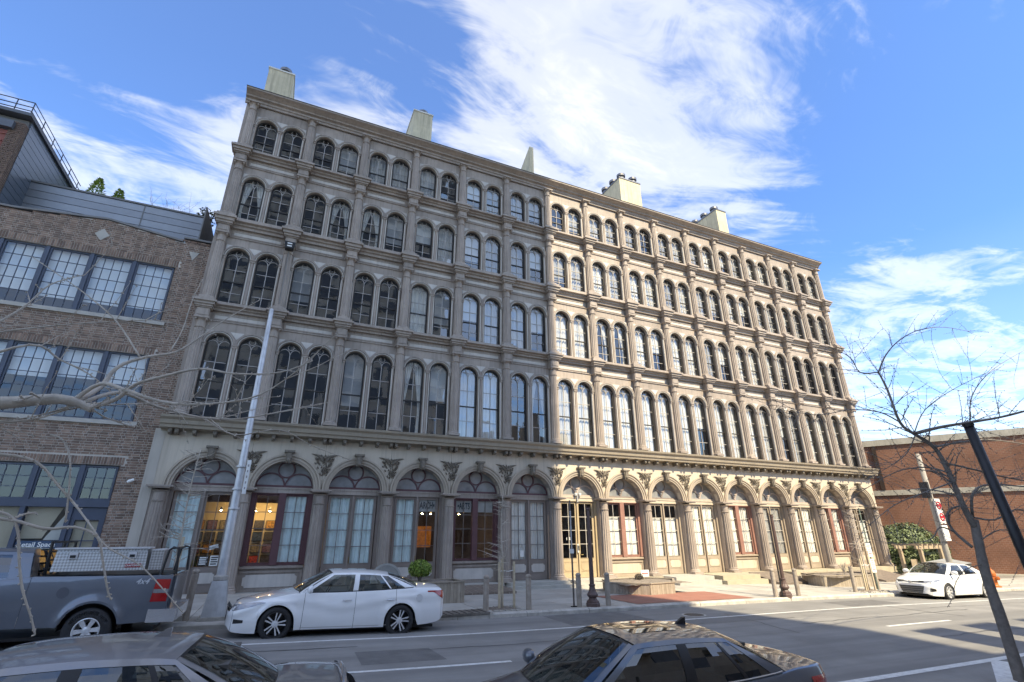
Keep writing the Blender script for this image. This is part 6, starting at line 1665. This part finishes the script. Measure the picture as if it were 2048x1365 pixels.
def tree_from(name,label,base,trunk,limbs,bm,mtw,seed,twd,cat='tree',cut=None):
    """trunk: (points,r0,r1); limbs: list of (points,r0,r1)"""
    rr=random.Random(seed); T=thing(name,label,cat,base); B=Vector(base)
    L=lambda pts:[Vector(p)-B for p in pts]
    mb=MB(); limb(mb,L(trunk[0]),trunk[1],trunk[2],12,4,.05,seed); mb.build('trunk',bm,T,smooth=True)
    tw=MB()
    for pts,r0,r1 in limbs:
        mb=MB(); o_,rad=limb(mb,L(pts),r0,r1,7,4,.08,seed); mb.build('branch',bm,T,smooth=True)
        for i,p in enumerate(o_):
            if i<len(o_)*.2: continue
            d=(o_[min(i+1,len(o_)-1)]-o_[max(i-1,0)]).normalized()
            for _ in range(twd[0] if r0>.0095 and len(pts)<8 else 0):
                if rr.random()<twd[1]:
                    side=Vector((rr.gauss(0,1),rr.gauss(0,1),rr.gauss(0,.8)+.3)).normalized(); dd=(d*.75+side*.8).normalized()
                    twig(tw,p,dd,rr.uniform(*twd[2]),max(.0048,rad[i]*.3),rr,1 if rr.random()<.35 else 0)
            if rad[i]<.03:
                side=Vector((rr.gauss(0,1),rr.gauss(0,1),rr.gauss(0,1))).normalized(); tw.tube([p,p+side*.022],[.005,.0055],4)
    tw.build('twigs',mtw,T)['kind']='stuff'; return T
def PX(Y,*uv): return [at(u,v,Y+(0 if len(p)<1 else p[0])) for u,v,*p in uv]
# right foreground tree
YT=6.1
base=at(2046,1375,YT)
base=(base.x,base.y,G(base.x,5.)-.05)
trunk=([Vector(base)]+PX(YT,(2035,1340),(2003,1240),(1972,1150),(1958,1090),(1948,1040)),.17,.115)
lims=[(PX(YT,(1950,1055),(1925,1010),(1895,940),(1868,895),(1828,868)),.10,.055),
 (PX(YT,(1828,868),(1800,845,.1),(1775,780,.2),(1757,745,.3)),.05,.03),
 (PX(YT,(1757,745,.3),(1772,710,.4),(1800,680,.5),(1840,660,.6),(1890,655,.7),(1945,665,.8)),.028,.008),
 (PX(YT,(1757,745,.3),(1720,745,.2),(1700,715,.1),(1650,690,0)),.022,.006),
 (PX(YT,(1800,845,.1),(1760,825,0),(1700,820,-.2),(1640,830,-.3),(1560,820,-.5)),.022,.005),
 (PX(YT,(1828,868),(1880,855,-.2),(1940,845,-.4),(2000,835,-.6),(2060,820,-.8)),.055,.035),
 (PX(YT,(1940,845,-.4),(1945,790,-.3),(1985,740,-.2),(2050,700,-.1)),.02,.008),
 (PX(YT,(1868,895),(1920,885,.3),(1980,880,.5),(2060,890,.7)),.035,.02),
 (PX(YT,(1885,925),(1950,940,-.3),(2010,955,-.4),(2070,965,-.5)),.032,.02),
 (PX(YT,(1895,945),(1850,935,.3),(1790,945,.6),(1720,985,.9)),.03,.008),
 (PX(YT,(1905,965),(1850,985,-.3),(1790,1010,-.4),(1740,1050,-.5)),.025,.006),
 (PX(YT,(1945,1035),(1945,990,-.2),(1975,970,-.3),(2060,975,-.4)),.045,.02),
 (PX(YT,(1945,1035),(1990,1040,-.3),(2030,1020,-.4),(2070,1030,-.5)),.03,.015),
 (PX(YT,(1945,1095),(1910,1065,.2),(1895,1040,.2),(1900,1020,.1),(1920,1012,0)),.045,.03),
 (PX(YT,(1910,1065,.2),(1880,1055,.1),(1860,1080,0),(1800,1090,-.2)),.025,.007),
 (PX(YT,(1955,1085),(2000,1060,-.4),(2040,1075,-.5),(2080,1110,-.6)),.022,.008),
 (PX(YT,(1830,872),(1815,905,.2),(1785,930,.3),(1730,960,.4)),.02,.005),
 (PX(YT,(1828,868),(1850,820,-.1),(1905,780,-.2),(1975,745,-.3)),.018,.005),
 (PX(YT,(1962,1130),(1930,1140,-.3),(1912,1165,-.4),(1905,1195,-.5),(1895,1215,-.5)),.013,.004)]
trunk=(trunk[0],.108,.075); lims=[(p,a*.66,max(.0035,b_*.6)) for p,a,b_ in lims]
tree_from('bare_street_tree','dark bare tree with spurred branches in the right foreground',base,trunk,lims,barkd,barkd,11,(4,.42,(.3,1.1)))
# black leaning pole near the right edge
p0=at(1937,852,4.6); p1=at(2062,1140,4.6)
d=(p1-p0)/(p1.z-p0.z); foot=p0+d*(G(11,4.)+.1-p0.z)
t=thing('black_pole','thick leaning black painted pole at the right edge','pole',tuple(foot))
mb=MB(); mb.tube([(0,0,-.1),tuple(p0-foot)],[.088,.072],16); mb.build('shaft',mat('peeling_black',(.014,.015,.02),.45,.3,10.,dirt=(14.,.8,(.4,.4,.4))) if False else mat('black_pole_paint',(.014,.015,.02),.45,.3,10.),t,smooth=True)
mb=MB(); mb.tube([tuple(p0-foot-Vector((0,0,.01))),tuple(p0-foot+Vector((-.01,0,.05)))],.084,16); mb.build('cap',trimk,t)
# left foreground tree: trunk outside the picture, limbs reaching in
YA=5.2
b0=at(-330,1000,YA); base=(b0.x,b0.y,G(b0.x,5)+.1)
trunk=([Vector(base),Vector((base[0],base[1],1.5)),at(-300,860,YA),at(-250,780,YA)],.19,.13)
lims=[(PX(YA,(-280,830),(-120,800),(0,806),(110,798),(160,808),(185,820)),.11,.045),
 (PX(YA,(150,805),(200,775,.2),(235,735,.3),(290,715,.4),(350,705,.5),(400,675,.6),(450,640,.7),(520,600,.8)),.035,.006),
 (PX(YA,(175,815),(230,800,.1),(270,770,0),(320,755,-.1),(400,738,-.2),(470,748,-.3),(560,745,-.4),(625,722,-.5)),.032,.006),
 (PX(YA,(140,806),(200,768,0),(250,780,-.2),(330,805,-.4),(420,808,-.6),(520,790,-.7),(610,730,-.8)),.03,.006),
 (PX(YA,(160,808),(240,785,.3),(310,812,.5),(400,835,.6),(480,838,.6),(580,820,.7),(655,805,.8)),.028,.005),
 (PX(YA,(280,715,.4),(230,640,.6),(160,580,.8),(65,515,1.0)),.018,.005),
 (PX(YA,(-280,830),(-100,700,.3),(40,620,.5),(100,570,.6),(170,550,.7)),.03,.006),
 (PX(YA,(-280,830),(-100,740,.2),(60,690,.2),(120,720,.3),(180,750,.3),(240,800,.3)),.03,.006),
 (PX(YA,(-250,860),(-100,850),(60,840),(160,815,.1),(330,805,.3)),.03,.006),
 (PX(YA,(-250,800),(-50,680,.4),(80,655,.5),(200,645,.6),(310,640,.7)),.022,.005),
 (PX(YA,(340,705,.5),(365,660,.6),(385,600,.7),(405,560,.8)),.014,.004),
 (PX(YA,(410,838,.6),(470,870,.6),(560,860,.6),(620,890,.7),(700,920,.8)),.014,.004),
 (PX(YA,(-250,900),(-100,905),(30,912),(80,930),(115,970),(150,1010),(180,1050,-.1),(215,1095,-.2),(285,1135,-.3),(365,1225,-.4)),.028,.006),
 (PX(YA,(-250,1020),(-100,1030),(20,1040),(90,1058),(150,1055),(195,1075),(205,1120),(215,1180),(222,1200)),.03,.01),
 (PX(YA,(-200,1020),(-50,1020),(15,1030),(35,1060),(38,1120),(45,1180),(62,1235),(70,1270)),.026,.01),
 (PX(YA,(100,870),(125,880),(140,920),(137,990),(130,1045)),.014,.012),
 (PX(YA,(20,1042),(45,1030,.1),(72,1026,.1)),.018,.013)]
lims=[(p,a*(.66 if k<5 else .5),max(.0035,b_*.6)) for k,(p,a,b_) in enumerate(lims)]
tree_from('pale_bare_tree','pale bare branches with thorny twigs reaching in from the left',base,trunk,lims,barkp,barkp,21,(2,.30,(.2,.6)))
# saplings tied to stakes
def sapling(x,y,h,label,seed,m,dens=46,stakes=((-.35,0),(.3,.05)),sh=1.5):
    rr=random.Random(seed); T=thing('staked_sapling',label,'sapling',P_(x,y)); 
    mb=MB(); tr,_=limb(mb,[(0,0,0),(.03,0,h*.35),(-.02,.02,h*.7),(.03,0,h)],.036,.010,7); mb.build('trunk',m,T,smooth=True)
    tw=MB()
    for k in range(dens):
        z=h*rr.uniform(.3,.97); p=Vector((0,0,z)); a=rr.uniform(0,2*PI); L=rr.uniform(.3,.75)*(1.15-z/h*.6)
        twig(tw,p,Vector((math.cos(a),math.sin(a),rr.uniform(.05,.5))),L,.011,rr,1,False)
    tw.build('twigs',m,T)['kind']='stuff'
    T2=thing('tree_stakes',label.replace('sapling','sapling stakes').replace('small bare','pale timber').replace('bare','pale timber'),'stakes',P_(x,y))
    for k,(dx,dy) in enumerate(stakes):
        mb=MB(); mb.box(dx-.03,dx+.03,dy-.03,dy+.03,-.1,sh+.1*(k%2)); mb.build('stake',woodl,T2)
        mb=MB(); mb.tube([(dx,dy,sh-.25),(dx*.5,dy*.5-.03,sh-.28),(0,0,sh-.25)],.012,5); mb.build('tie',signw,T2)
    return T
sapling(-2.15,16.2,4.2,'small bare sapling tied up behind the pickup tail',31,barkp,60,((.1,-.15),),1.9)
sapling(6.85,16.0,3.4,'slim bare sapling in the pit by the storm drain',32,mat('twig_brown',(.46,.40,.34),.9,.2,9.),50,((-.12,-.1),(.02,.0),(.42,-.02)),1.35)
sapling(24.9,16.1,3.6,'bare sapling in front of the last right hand arch',33,mat('twig_brown',(.46,.40,.34),.9,.2,9.),34,((-.25,0),(-.05,.05),(.4,0)),1.35)
# rooftop plants behind the metal screen
def rooftree(u,v,Y,h,w,seed,label):
    p=at(u,v,Y); t=thing('rooftop_conifer',label,'tree',(p.x,p.y,16.35)); hh=p.z-16.35
    mb=MB(); mb.tube([(0,0,0),(0,0,hh)],[.05,.015],6); mb.build('trunk',bark,t)
    rr=random.Random(seed); mb=MB()
    for i in range(1500):
        z=rr.random()**.8; r=w*(1-z)**.75*rr.uniform(.3,1)+.03; a=rr.uniform(0,2*PI); q=Vector((r*math.cos(a),r*math.sin(a),hh*.05+hh*.98*z)); s=.10*rr.uniform(.6,1.3); dv=Vector((math.cos(a),math.sin(a),.5)); b_=Vector((-math.sin(a),math.cos(a),rr.gauss(0,.5)))*s*.4
        mb.mat(rr.choice((0,1,2))).add([q-b_,q+b_,q+dv*s],[(0,1,2)])
    mb.build('crown',[mat('conifer_a',(.30,.40,.08),.6,.2),mat('conifer_b',(.2,.3,.06),.6,.2),mat('conifer_c',(.4,.46,.14),.6,.2)],t)
rooftree(200,362,28.5,0,1.0,1,'pointed green conifer above the metal roof screen')
rooftree(241,384,28.5,0,.8,2,'smaller green conifer right of the pointed one on the roof')
p=at(372,375,28.0); t=thing('rooftop_bare_shrub','bare pale shrub above the metal roof screen','shrub',(p.x,p.y,16.35)); mb=MB(); rr=random.Random(4)
for k in range(12): twig(mb,Vector((rr.uniform(-.3,.3),0,0)),Vector((rr.uniform(-.5,.5),rr.uniform(-.4,.4),1)),rr.uniform(1.8,3.1),.012,rr,1,False)
mb.build('stems',barkp,t)
p=at(432,415,25.5); t=thing('rooftop_leafy_shrub','dark leafy shrub tucked against the iron building wall','shrub',(-5.35,25.5,16.35)); mb=MB(); mb.tube([(0,0,0),(.1,0,.7)],[.04,.02],6); mb.build('stem',bark,t); leafball('',t,(0,0,.7),.45,.5,.6,220,.09,[ld[1]]*3,12,-1,.2)
